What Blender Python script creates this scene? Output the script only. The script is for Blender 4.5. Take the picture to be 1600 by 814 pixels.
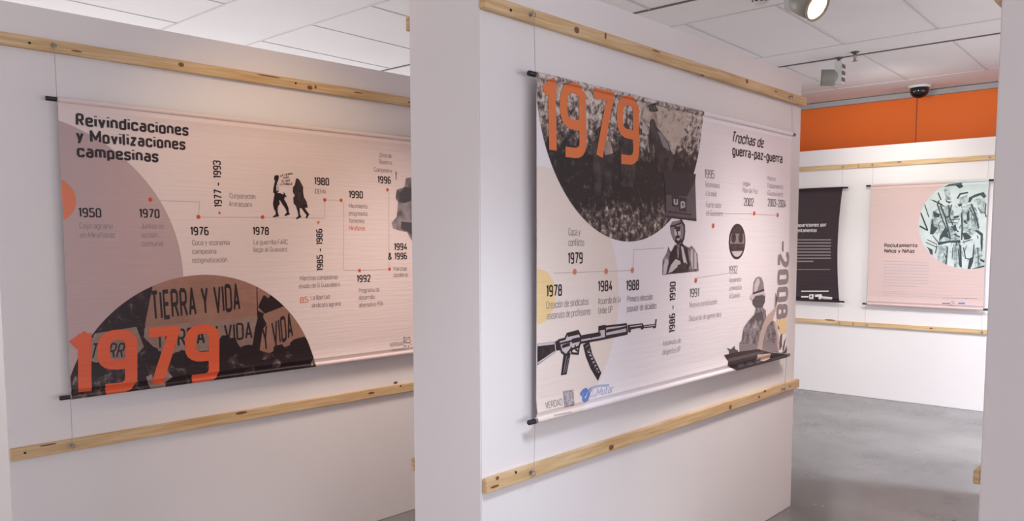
import bpy, bmesh, math, random
from mathutils import Vector, Matrix
from mathutils.geometry import tessellate_polygon
random.seed(7)
C = bpy.context.scene.collection
for o in list(bpy.data.objects): bpy.data.objects.remove(o)

# ------------------------------------------------------------------ camera
EYE = 1.45
F, PX, PY = 1209.7, 768.5, 468.4
PITCH, ROLL, YAW = 0.0763134, -0.0037333, 0.7314671
f0 = Vector((-math.sin(YAW), math.cos(YAW), 0)); r0 = Vector((math.cos(YAW), math.sin(YAW), 0)); u0 = Vector((0, 0, 1))
FW = math.cos(PITCH)*f0 - math.sin(PITCH)*u0
u1 = math.cos(PITCH)*u0 + math.sin(PITCH)*f0
RT = math.cos(ROLL)*r0 + math.sin(ROLL)*u1
UP = math.cos(ROLL)*u1 - math.sin(ROLL)*r0
cd = bpy.data.cameras.new('camera'); cam = bpy.data.objects.new('camera', cd); C.objects.link(cam)
cd.sensor_width = 36; cd.sensor_fit = 'HORIZONTAL'; cd.lens = F/1600*36
cd.shift_x = (800-PX)/1600; cd.shift_y = (PY-407)/1600; cd.clip_start = .02
m = Matrix((RT, UP, -FW)).transposed().to_4x4(); m.translation = (0, 0, EYE); cam.matrix_world = m
bpy.context.scene.camera = cam

# ------------------------------------------------------------------ light and exposure
vs = bpy.context.scene.view_settings
vs.view_transform = 'Standard'; vs.look = 'None'; vs.gamma = 1; vs.use_curve_mapping = False
vs.exposure = 0.0
w = bpy.data.worlds.new('sky'); bpy.context.scene.world = w; w.use_nodes = True
w.node_tree.nodes['Background'].inputs[0].default_value = (.72, .82, 1, 1)
w.node_tree.nodes['Background'].inputs[1].default_value = 1.0
def area(name, loc, direction, sx, sy, power, col):
    d = bpy.data.lights.new(name, 'AREA'); d.shape = 'RECTANGLE'; d.size = sx; d.size_y = sy; d.energy = power; d.color = col
    o = bpy.data.objects.new(name, d); C.objects.link(o); o.location = loc
    o.rotation_euler = Vector(direction).to_track_quat('-Z', 'Y').to_euler(); return o
def spot(name, loc, target, power, col, deg, blend=.6, rad=.04):
    d = bpy.data.lights.new(name, 'SPOT'); d.energy = power; d.color = col; d.spot_size = math.radians(deg); d.spot_blend = blend; d.shadow_soft_size = rad
    o = bpy.data.objects.new(name, d); C.objects.link(o); o.location = loc
    o.rotation_euler = (Vector(target)-Vector(loc)).to_track_quat('-Z', 'Y').to_euler(); return o
area('daylight_right_window', (3.38, .1, .95), (-1, 0, 0), 5.4, 1.2, 58, (1, .91, .91))
area('fill_right_beyond', (3.38, 5.6, 1.0), (-1, 0, 0), 4.4, 1.4, 86, (.96, .98, 1))  # extra fill added at the far part of the right opening to balance brightness
area('fill_left_ceiling', (-6.88, 3.0, 1.35), (1, 0, .05), 6.4, 1.9, 110, (1, .94, .90))  # added fill from an unseen side, brightens the ceiling on the left
area('fill_front', (-3.2, -3.38, 1.1), (0, 1, 0), 5.0, 1.5, 62, (1, .86, .80))  # added fill from behind the camera, lifts the partition ends
spot('track_spot_left_wall_warm', (-1.75, 1.75, 2.75), (-3.1, 2.0, 1.50), 42, (1, .66, .33), 64, 1, .08)
spot('fill_spot_left_wall', (-2.05, 2.7, 2.75), (-3.0, 2.55, .10), 132, (1, .86, .80), 62, 1, .22)  # added fill without a fixture, lifts the low right of the left partition
spot('fill_spot_middle_wall_near', (-.35, 1.3, 2.75), (-1.65, 1.85, -.1), 182, (.80, .87, 1), 52, 1, .22)  # added cool fill, no fixture, brightens the foot of the middle partition
spot('fill_spot_middle_wall_far', (-.60, 3.4, 2.75), (-1.45, 3.5, 0), 182, (1, .92, .87), 62, 1, .22)  # added fill without a fixture for the dark far end of the aisle
spot('fill_spot_middle_wall_far_wide', (-.60, 3.6, 2.75), (-1.55, 3.7, .6), 17, (1, .82, .75), 110, 1, .22)  # second added fill, wide and weak, over the same far end
spot('fill_spot_back_wall', (-1.5, 5.6, 2.75), (-1.6, 7.4, .3), 122, (1, .97, .82), 100, 1, .12)  # added fill, no lamp hangs here, brightens the back partition
spot('fill_spot_back_wall_low', (-1.5, 6.0, 2.75), (-1.6, 7.2, 0), 56, (.96, .86, 1), 80, 1, .12)  # added fill, also without a lamp, for the lower back partition
spot('track_spot_orange_wall', (-1.9, 6.35, 2.48), (-2.0, 8.3, 2.45), 34, (1, .96, .90), 72, 1, .15)
spot('fill_downlight_aisle', (.9, 5.6, 2.75), (.9, 5.6, 0), 760, (.80, .87, 1), 155, 1, .15)  # added fill, lights the floor so it bounces onto ceiling and orange wall

# ------------------------------------------------------------------ materials
def newmat(name, col, rough=.5, spec=.5, metal=0):
    mt = bpy.data.materials.new(name); mt.use_nodes = True
    b = mt.node_tree.nodes['Principled BSDF']
    b.inputs['Base Color'].default_value = (*col, 1); b.inputs['Roughness'].default_value = rough
    b.inputs['Metallic'].default_value = metal; b.inputs['Specular IOR Level'].default_value = spec
    return mt
def nodes(mt): return mt.node_tree.nodes, mt.node_tree.links, mt.node_tree.nodes['Principled BSDF']
def coords(mt, scale, src='Object'):
    n, l, b = nodes(mt); tc = n.new('ShaderNodeTexCoord'); mp = n.new('ShaderNodeMapping')
    mp.inputs['Scale'].default_value = scale; l.new(tc.outputs[src], mp.inputs['Vector']); return mp.outputs[0]
def noise(mt, vec, scale, detail=3, rough=.55):
    n, l, b = nodes(mt); t = n.new('ShaderNodeTexNoise'); t.inputs['Scale'].default_value = scale
    t.inputs['Detail'].default_value = detail; t.inputs['Roughness'].default_value = rough; l.new(vec, t.inputs['Vector']); return t.outputs['Fac']
def ramp(mt, fac, stops, target='Base Color'):
    n, l, b = nodes(mt); r = n.new('ShaderNodeValToRGB'); e = r.color_ramp.elements
    while len(e) < len(stops): e.new(.5)
    for q, (p, c) in zip(e, stops): q.position = p; q.color = (*c, 1)
    l.new(fac, r.inputs[0])
    if target: l.new(r.outputs[0], b.inputs[target])
    return r.outputs[0]
def bump(mt, fac, strength, dist=.01):
    n, l, b = nodes(mt); t = n.new('ShaderNodeBump'); t.inputs['Strength'].default_value = strength; t.inputs['Distance'].default_value = dist
    l.new(fac, t.inputs['Height']); l.new(t.outputs[0], b.inputs['Normal'])
def paint(name, c, rough=.6):
    mt = newmat(name, c, rough, .3); v = coords(mt, (1, 1, 1)); bump(mt, noise(mt, v, 220, 2), .08, .002)
    d = tuple(x*.965 for x in c); ramp(mt, noise(mt, v, 1.3, 3), [(.35, d), (.65, c)]); return mt
M = {}
M['wall'] = paint('white_wall_paint', (.80, .76, .76))
M['orange'] = paint('orange_wall_paint', (.88, .18, .025))
M['tile'] = paint('ceiling_tile', (.86, .84, .845), .8)
M['tbar'] = newmat('ceiling_tee_bar', (.62, .60, .61), .6)
M['slot'] = newmat('track_slot', (.12, .11, .11), .5)
M['cornice'] = paint('grey_cornice', (.42, .42, .42))
fl = M['floor'] = newmat('polished_concrete', (.2, .2, .2), .25, .5)
v = coords(fl, (1, 1, 1)); ramp(fl, noise(fl, v, 1.3, 3, .5), [(.3, (.125, .118, .115)), (.5, (.175, .166, .162)), (.72, (.235, .224, .218))])
n_, l_, b_ = nodes(fl); rr = ramp(fl, noise(fl, v, 5, 4), [(.3, (.16,)*3), (.7, (.30,)*3)], None); l_.new(rr, b_.inputs['Roughness'])
def wood(name, a, b, c):
    mt = newmat(name, b, .5, .35); v = coords(mt, (1.1, 1, 26)); n, l, bs = nodes(mt)
    f = noise(mt, v, 3.2, 5, .6); ramp(mt, f, [(.3, a), (.5, b), (.68, c)]); bump(mt, f, .1, .002); return mt
M['pine'] = wood('pine_wood', (.50, .30, .135), (.62, .425, .225), (.72, .54, .325))
M['knot'] = newmat('pine_knot', (.20, .075, .03), .5)
M['screw'] = newmat('dark_screw', (.03, .025, .02), .4, .5, .6)
M['steel'] = newmat('zinc_hook', (.35, .33, .31), .35, .5, .9)
M['cord'] = newmat('grey_thread', (.36, .33, .33), .7)
M['rod'] = newmat('black_rod', (.012, .010, .012), .38)
def vinyl(name, c, rough=.42, amp=.20):
    mt = newmat(name, c, rough, .38)
    bump(mt, noise(mt, coords(mt, (.9, 1, 22)), 3.0, 4, .6), amp, .012); return mt
def photo(name, stops, scale, detail=6, stretch=(1, 1, 1)):
    mt = vinyl(name, (.2, .2, .2)); ramp(mt, noise(mt, coords(mt, stretch), scale, detail, .65), stops); return mt
def zoned(name, zones, stops, scale, amp=1.0, stretch=(1, 1, 1)):   # fine speckle whose average follows the height in the picture
    mt = vinyl(name, (.2, .2, .2)); n, l, bs = nodes(mt)
    tc = n.new('ShaderNodeTexCoord'); sp = n.new('ShaderNodeSeparateXYZ'); l.new(tc.outputs['Object'], sp.inputs[0])
    wob = noise(mt, coords(mt, (1, 1, 1)), 9, 3); add0 = n.new('ShaderNodeMath'); add0.operation = 'MULTIPLY_ADD'; l.new(wob, add0.inputs[0]); add0.inputs[1].default_value = .16; l.new(sp.outputs[2], add0.inputs[2])
    mr = n.new('ShaderNodeMapRange'); mr.inputs['From Min'].default_value = zones[0][0]; mr.inputs['From Max'].default_value = zones[-1][0]; l.new(add0.outputs[0], mr.inputs['Value'])
    z0_, z1_ = zones[0][0], zones[-1][0]
    zr = ramp(mt, mr.outputs[0], [((z-z0_)/(z1_-z0_), (v_, v_, v_)) for z, v_ in zones], None)
    nz = noise(mt, coords(mt, stretch), scale, 4, .62); a = n.new('ShaderNodeMath'); a.operation = 'ADD'; l.new(nz, a.inputs[0]); l.new(zr, a.inputs[1])
    b2 = n.new('ShaderNodeMath'); b2.operation = 'SUBTRACT'; l.new(a.outputs[0], b2.inputs[0]); b2.inputs[1].default_value = .5
    ramp(mt, b2.outputs[0], stops); return mt
INK = (.022, .014, .018)
M['vinyl_a'] = vinyl('banner_vinyl_rose', (.77, .64, .615), .42, .17)
M['tint_a'] = vinyl('print_dusty_rose', (.50, .355, .355), .42, .17)
M['orange_a'] = vinyl('print_coral', (.72, .20, .10))
M['red'] = vinyl('print_red_dot', (.62, .07, .03))
M['ink'] = vinyl('print_black', INK)
M['grey'] = vinyl('print_grey', (.30, .25, .26))
M['pale'] = vinyl('print_pale_grey', (.47, .42, .44))
M['line'] = vinyl('print_line', (.50, .42, .43))
M['big'] = vinyl('print_orange_numerals', (.72, .115, .045))
M['big_b'] = vinyl('print_orange_numerals_light', (.74, .19, .055))
M['crowd'] = photo('print_crowd_photo', [(.50, (.018, .008, .010)), (.62, (.05, .026, .028)), (.70, (.20, .125, .11))], 36)
M['crowdsoft'] = photo('print_crowd_faces', [(.44, (.022, .010, .013)), (.55, (.07, .042, .044)), (.66, (.20, .145, .14))], 34)
M['board'] = photo('print_protest_cloth', [(.3, (.25, .125, .09)), (.6, (.34, .18, .135)), (.8, (.38, .215, .16))], 6)
M['boardgrey'] = photo('print_protest_cloth_grey', [(.3, (.22, .14, .115)), (.7, (.34, .235, .20))], 8)
M['dark'] = vinyl('print_near_black', (.018, .008, .011))
M['dark2'] = photo('print_dark_mottle', [(.4, (.02, .012, .014)), (.65, (.07, .045, .045)), (.8, (.15, .1, .1))], 30)
M['map1'] = photo('print_map_grey', [(.35, (.10, .09, .10)), (.5, (.20, .18, .19)), (.65, (.30, .27, .28))], 14, 1)
M['map2'] = vinyl('print_map_dark', (.075, .065, .075))
M['vinyl_b'] = vinyl('banner_vinyl_lilac', (.84, .78, .81), .36, .12)
M['tint_b'] = vinyl('print_cream', (.80, .69, .63), .36, .12)
M['yellow'] = vinyl('print_straw_yellow', (.82, .60, .30))
M['leaves'] = photo('print_leaf_litter', [(.36, (.025, .017, .017)), (.5, (.12, .085, .075)), (.58, (.25, .195, .175)), (.70, (.52, .44, .40))], 38, 4)
M['field'] = zoned('print_field_photo', [(.60, .50), (.78, .47), (.84, .30), (.98, .31), (1.05, .52), (1.15, .60)], [(.38, (.022, .015, .016)), (.47, (.09, .066, .06)), (.54, (.20, .155, .14)), (.62, (.52, .44, .40)), (.75, (.70, .61, .56))], 40)
M['foliage'] = photo('print_foliage', [(.40, (.03, .022, .024)), (.50, (.22, .17, .16)), (.56, (.58, .49, .45)), (.75, (.72, .62, .57))], 24, 5)
M['haze'] = photo('print_pale_field', [(.36, (.20, .15, .13)), (.46, (.47, .375, .32)), (.7, (.58, .48, .41))], 30, 5)
M['shade'] = photo('print_undergrowth', [(.4, (.02, .014, .015)), (.6, (.07, .05, .05)), (.74, (.19, .15, .14))], 26, 5)
M['fig'] = photo('print_figure', [(.4, (.025, .017, .018)), (.7, (.10, .075, .072))], 20)
M['figlight'] = photo('print_figure_light', [(.4, (.25, .19, .17)), (.7, (.48, .38, .33))], 20)
M['flag1'] = vinyl('print_flag_dark', (.035, .025, .03))
M['flag2'] = photo('print_flag_grey', [(.3, (.085, .068, .075)), (.7, (.13, .105, .115))], 10)
M['camo'] = photo('print_camouflage', [(.38, (.07, .06, .07)), (.5, (.19, .165, .18)), (.6, (.30, .26, .28)), (.72, (.45, .40, .42))], 24, 3)
M['mid'] = vinyl('print_mid_grey', (.24, .20, .215))
M['light'] = vinyl('print_light_grey', (.58, .51, .54))
M['tan'] = vinyl('print_tan', (.52, .39, .34))
M['blue'] = vinyl('print_blue', (.12, .22, .52))
M['paleblue'] = vinyl('print_pale_blue', (.40, .46, .66))
M['vinyl_c'] = vinyl('banner_vinyl_pink', (.65, .485, .465), .3, .16)
M['cyan'] = photo('print_pale_teal', [(.3, (.50, .585, .58)), (.7, (.63, .70, .695))], 9, 3)
M['teal_soft'] = photo('print_teal_halftone', [(.38, (.16, .21, .215)), (.50, (.36, .44, .44)), (.60, (.52, .60, .595))], 30, 3)
M['teal_ink'] = vinyl('print_teal_black', (.045, .06, .065))
M['teal_mid'] = vinyl('print_teal_grey', (.26, .34, .35))
M['vinyl_d'] = vinyl('banner_vinyl_aubergine', (.034, .017, .022), .3, .16)
M['white'] = vinyl('print_white', (.74, .70, .70))
M['dimwhite'] = vinyl('print_dim_white', (.27, .22, .235))
M['vinyl_back'] = vinyl('vinyl_reverse', (.74, .70, .71))
M['lampbody'] = newmat('spot_grey_enamel', (.30, .29, .25), .4)
M['lampwhite'] = newmat('spot_white_enamel', (.66, .65, .62), .4)
M['lampdark'] = newmat('spot_dark_vent', (.10, .095, .09), .5)
M['reflector'] = newmat('spot_reflector', (.85, .85, .83), .15, .5, .8)
M['brass'] = newmat('spot_rim', (.42, .33, .20), .35, .5, .5)
M['dome'] = newmat('smoked_dome', (.012, .010, .014), .12)
M['plastic'] = newmat('white_plastic', (.72, .71, .70), .45)
gl = M['lens'] = newmat('lit_lens', (1, 1, 1), .3); b = nodes(gl)[2]
b.inputs['Emission Color'].default_value = (1, .95, .92, 1); b.inputs['Emission Strength'].default_value = 4
M['glass'] = newmat('window_glass', (.9, .95, 1), .02); nodes(M['glass'])[2].inputs['Transmission Weight'].default_value = 1
M['frame'] = newmat('window_frame', (.62, .62, .62), .4)

# ------------------------------------------------------------------ mesh helpers
def link(name, bm, mats, parent=None, smooth=False, mat=None):
    me = bpy.data.meshes.new(name); bm.to_mesh(me); bm.free()
    for k in (mats if isinstance(mats, (list, tuple)) else [mats]): me.materials.append(M[k] if isinstance(k, str) else k)
    if smooth:
        for p in me.polygons: p.use_smooth = True
    o = bpy.data.objects.new(name, me); C.objects.link(o)
    if parent: o.parent = parent
    if mat is not None: o.matrix_world = mat
    return o
def box(bm, a, b, bev=0, mi=0):
    t = bmesh.new(); r = bmesh.ops.create_cube(t, size=1)
    a, b = Vector(a), Vector(b)
    for v in t.verts: v.co = Vector([(a[i]+b[i])/2 + v.co[i]*abs(b[i]-a[i]) for i in range(3)])
    if bev: bmesh.ops.bevel(t, geom=list(t.edges), offset=bev, segments=2, affect='EDGES')
    for f in t.faces: f.material_index = mi
    me = bpy.data.meshes.new('tmp'); t.to_mesh(me); t.free(); bm.from_mesh(me); bpy.data.meshes.remove(me)
def tube(bm, p, q, r, seg=12, r2=None, mi=0, cap=True):
    p, q = Vector(p), Vector(q); d = (q-p).normalized()
    a = d.orthogonal().normalized(); b2 = d.cross(a); r2 = r if r2 is None else r2
    A = [bm.verts.new(p + (a*math.cos(t)+b2*math.sin(t))*r) for t in [i*2*math.pi/seg for i in range(seg)]]
    B = [bm.verts.new(q + (a*math.cos(t)+b2*math.sin(t))*r2) for t in [i*2*math.pi/seg for i in range(seg)]]
    fs = [bm.faces.new((A[i], A[(i+1) % seg], B[(i+1) % seg], B[i])) for i in range(seg)]
    if cap: fs += [bm.faces.new(A[::-1]), bm.faces.new(B)]
    for f in fs: f.material_index = mi
def lathe(bm, origin, axis, prof, seg=28, mi=0):
    axis = Vector(axis).normalized(); a = axis.orthogonal().normalized(); b2 = axis.cross(a); o = Vector(origin); rings = []
    for h, r in prof:
        rings.append([bm.verts.new(o + axis*h + (a*math.cos(i*2*math.pi/seg)+b2*math.sin(i*2*math.pi/seg))*max(r, 1e-4)) for i in range(seg)])
    for R, S in zip(rings, rings[1:]):
        for i in range(seg):
            f = bm.faces.new((R[i], R[(i+1) % seg], S[(i+1) % seg], S[i])); f.material_index = mi; f.smooth = True
    bm.faces.new(rings[0][::-1]).material_index = mi; bm.faces.new(rings[-1]).material_index = mi
def tag(o, label, cat, group=None):
    o['label'] = label; o['category'] = cat
    if group: o['group'] = group
def struct(name, bm, mats, mat=None):
    o = link(name, bm, mats, None, False, mat); o['kind'] = 'structure'; return o

# ------------------------------------------------------------------ planes of the partition walls
class Plane:            # local x runs along the wall to the viewer's right, local -y points out of it, local z up
    def __init__(s, origin, ang):
        s.u = Vector((math.sin(ang), math.cos(ang), 0)); s.n = Vector((math.cos(ang), -math.sin(ang), 0)); s.o = Vector(origin)
        mt = Matrix((s.u, -s.n, Vector((0, 0, 1)))).transposed().to_4x4(); mt.translation = s.o; s.m = mt
    def hit(s, x, y, off=0):        # where the sight line through a photo point meets the plane: (along, height)
        ray = FW + RT*((x-PX)/F) - UP*((y-PY)/F); e = Vector((0, 0, EYE))
        t = (s.o + s.n*off - e).dot(s.n)/ray.dot(s.n); p = e + ray*t - s.o
        return p.dot(s.u), p.z
def base_point(dist, ang, y):       # a point of the plane at distance dist, at world y
    n = Vector((math.cos(ang), -math.sin(ang), 0)); return Vector(((dist + math.sin(ang)*y)/math.cos(ang), y, 0))
AA, AB = 0.0598788, 0.0332971
PA = Plane(base_point(-3.2094, AA, .885), AA)
PB = Plane(base_point(-1.6827, AB, 1.757), AB)
PC = Plane((-4.66, 7.531, 0), math.pi/2)
PR_ = Plane((-.128, 2.795, 0), AB)           # right partition: u along its length, its left face is at local y = .32
TH = .325
HP = 2.303

# ------------------------------------------------------------------ room shell
ZC = 2.852
X0, X1, Y0, Y1 = -7.0, 3.5, -3.5, 8.3
bm = bmesh.new(); box(bm, (X0-.2, Y0-.2, -.2), (X1+.2, Y1+.2, 0)); struct('floor', bm, 'floor')
bm = bmesh.new(); box(bm, (X0-.2, Y0-.2, ZC), (X1+.2, Y1+.2, ZC+.2)); struct('ceiling', bm, 'tile')
bm = bmesh.new(); box(bm, (X0-.2, Y1, 0), (X1+.2, Y1+.2, ZC)); struct('wall_back', bm, 'orange')
def windowed(name, horiz, c, a0, a1, w0, w1, outer):
    bm = bmesh.new()
    for (p, q, z0, z1) in ((a0, w0, 0, ZC), (w1, a1, 0, ZC), (w0, w1, 0, .35), (w0, w1, 2.35, ZC)):
        if horiz: box(bm, (p, min(c, outer), z0), (q, max(c, outer), z1))
        else: box(bm, (min(c, outer), p, z0), (max(c, outer), q, z1))
    struct(name, bm, 'wall')
windowed('wall_right', False, X1, Y0-.2, Y1+.2, -2.6, 7.8, X1+.2)
windowed('wall_left', False, X0, Y0-.2, Y1+.2, -.2, 6.2, X0-.2)
windowed('wall_front', True, Y0, X0-.2, X1+.2, -5.7, -.7, Y0-.2)
def window(name, horiz, c, w0, w1):
    bm = bmesh.new(); n = 5
    def bar(p, q, z0, z1):
        if horiz: box(bm, (p, c-.03, z0), (q, c+.03, z1), .004)
        else: box(bm, (c-.03, p, z0), (c+.03, q, z1), .004)
    for i in range(n+1):
        x = w0 + (w1-w0)*i/n; bar(max(w0, x-.025), min(w1, x+.025), .35, 2.35)
    bar(w0, w1, .35, .40); bar(w0, w1, 2.30, 2.35)
    o = struct(name, bm, 'frame'); return o
window('window_1', False, X1+.12, -2.6, 7.8); window('added_window_2', False, X0-.12, -.2, 6.2); window('added_window_3', True, Y0-.12, -5.7, -.7)  # left and front windows are unseen, added to let fill light in
# seams of the orange wall and the grey cornice over it
bm = bmesh.new(); box(bm, (X0, Y1-.05, 2.795), (X1, Y1, ZC-.008), .004); struct('trim_1', bm, 'cornice')
bm = bmesh.new()
for x in (-4.4, -1.99, .43, 2.8): box(bm, (x-.004, Y1-.004, 0), (x+.004, Y1, 2.795))
struct('trim_2', bm, newmat('orange_seam', (.30, .06, .01)))
# suspended ceiling: tee bars of the tile rows, plain strips between, dark lighting slots
bm = bmesh.new()
rows = [(-3.2, -1.96), (-1.5, -.3), (.2, 1.40), (1.40, 2.45), (3.05, 4.25), (4.68, 5.94), (6.35, 7.64), (7.64, Y1)]
ys = sorted({y for r in rows for y in r if y not in (4.25, 6.35, Y1)})
for y in ys: box(bm, (X0, y-.006, ZC-.004), (X1, y+.006, ZC))
xs = [-1.31-.6*k for k in range(-8, 10)]
for a, b2 in rows[:-1]:
    for x in xs: box(bm, (x-.006, a, ZC-.0035), (x+.006, b2, ZC))
struct('trim_3', bm, 'tbar')
bm = bmesh.new()
for y in (4.25, 6.35): box(bm, (X0, y-.010, ZC-.006), (X1, y+.010, ZC))
struct('trim_4', bm, 'slot')

# ------------------------------------------------------------------ partition walls
def partition(name, P, length, mirror=False, h=HP, th=TH):
    bm = bmesh.new(); box(bm, (0, 0, 0), (length, th, h), .003); return struct(name, bm, 'wall', P.m)
partition('wall_partition_left', PA, 2.4)
partition('wall_partition_middle', PB, 2.4)
partition('wall_partition_right', PR_, 2.4)
partition('wall_partition_back', PC, 4.8, h=2.285, th=.2)

# ------------------------------------------------------------------ pine rails with screw hooks
def rail(P, u0, u1, z0, z1, label, knots=(), screws=(), hooks=(), down=False, back=None, group=None, t=.02):
    bm = bmesh.new()
    y0, y1 = (-t, 0) if back is None else (back, back+t)
    box(bm, (u0, y0, z0), (u1, y1, z1), .0025)
    yf = y0 - .0008 if back is None else y1 + .0008
    for (x, z, rx, rz) in knots:                      # dark oval knots in the face of the board
        vv = [bm.verts.new((x + rx*math.cos(a), yf, z + rz*math.sin(a))) for a in [i*math.pi/7 for i in range(14)]]
        f = bm.faces.new(vv); f.material_index = 1
    o = link('wooden_rail', bm, ['pine', 'knot'], None, False, P.m); tag(o, label, 'rail', group)
    for (x, z) in screws:
        s = bmesh.new(); tube(s, (x, yf-.001, z), (x, yf+.004, z), .0045, 10); k = link('screw', s, 'screw', o)
    for x in hooks:
        s = bmesh.new(); zc = (z0+z1)/2; sgn = 1 if down else -1
        tube(s, (x, yf+.004, zc), (x, yf-.012, zc), .0022, 8)
        R = .008; pts = [Vector((x + R*math.sin(a), yf-.014-.002*math.cos(a), zc - R*math.cos(a)*1)) for a in [i*2*math.pi/14*.9 for i in range(15)]]
        for p, q in zip(pts, pts[1:]): tube(s, p, q, .0018, 6)
        tube(s, (x, yf-.001, zc), (x, yf+.002, zc), .007, 12)
        link('screw_hook', s, 'steel', o)
    return o
def on(P, pts, off=.02):
    return [P.hit(x, y, off) for x, y in pts]
def kn(P, items):           # knots: photo point, half-length, half-height
    return [(*P.hit(x, y, .02), a, b2) for (x, y, a, b2) in items]
ZT0, ZT1, ZL0, ZL1 = 2.145, 2.190, .655, .700
rail(PA, .002, 2.39, ZT0, ZT1, 'upper pine rail on the left partition, above the Reivindicaciones banner',
     kn(PA, [(283, 101, .012, .009), (484, 137, .014, .010), (493, 136, .006, .008), (120, 80, .02, .003), (420, 119, .06, .003), (560, 145, .03, .003)]),
     on(PA, [(46, 67), (462, 130), (639, 160)]), (.202, 2.20), True)
rail(PA, .002, 2.39, ZL0, ZL1, 'lower pine rail on the left partition, below the Reivindicaciones banner',
     kn(PA, [(377, 645, .028, .006), (618, 598, .014, .007), (75, 695, .03, .003), (580, 614, .02, .006)]), on(PA, [(39, 707.5), (626, 603)]), (.202, 2.20))
rail(PB, .002, 2.425, ZT0, ZT1, 'upper pine rail on the middle partition, above the Trochas de guerra-paz-guerra banner',
     kn(PB, [(901, 47, .014, .011), (946, 56, .006, .012), (1097, 118, .016, .004), (1167, 127, .012, .010), (1212, 143, .016, .004), (1025, 80, .03, .003)]),
     on(PB, [(798, 16)]), (.214, 2.20), True)
rail(PB, .002, 2.425, ZL0, ZL1, 'lower pine rail on the middle partition, below the Trochas de guerra-paz-guerra banner',
     kn(PB, [(777, 747, .008, .006), (773, 760, .02, .004), (955, 699, .016, .010), (1141, 636, .013, .011), (1195, 611, .014, .006), (1186, 620, .012, .006)]),
     on(PB, [(806, 738), (1234, 603)]), (.214, 2.20))
rail(PB, .002, 2.39, ZT0, ZT1, 'upper pine rail on the hidden far face of the middle partition, its end just showing', back=TH)
rail(PB, .002, 2.39, ZL0, ZL1, 'lower pine rail on the hidden far face of the middle partition, its end just showing', back=TH)
rail(PR_, .002, 2.39, ZT0+.02, ZT1+.02, 'upper pine rail end peeking out left of the right partition near the ceiling', back=TH)
rail(PR_, .002, 2.39, ZL0+.02, ZL1+.02, 'lower pine rail end peeking out left of the right partition above the floor', back=TH)
JX = 2.40
JU = PC.hit(1333, 505, .02)[0]
CU0, CU1, CL0, CL1 = 2.095, 2.135, .654, .692
hd = PC.hit(1317, 100)[0]
rail(PC, .01, JU-.002, CU0, CU1, 'upper pine rail on the back white partition, over the dark banner', [], [], (JU-1.02, PC.hit(1317.5, 260, .02)[0]), True)
rail(PC, JU+.002, 4.79, CU0, CU1, 'upper pine rail on the back white partition, over the pink Reclutamiento banner', kn(PC, [(1405, 253, .02, .005)]), [], (PC.hit(1363.5, 257, .02)[0], JU+1.02), True)
rail(PC, .01, JU-.002, CL0, CL1, 'lower pine rail on the back white partition, under the dark banner', kn(PC, [(1297, 500, .05, .006)]), [], (JU-1.02, PC.hit(1312, 504, .02)[0]))
rail(PC, JU+.002, 4.79, CL0, CL1, 'lower pine rail on the back white partition, under the pink Reclutamiento banner', kn(PC, [(1455, 513, .012, .007)]), [], (PC.hit(1355, 506, .02)[0], JU+1.02))

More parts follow.
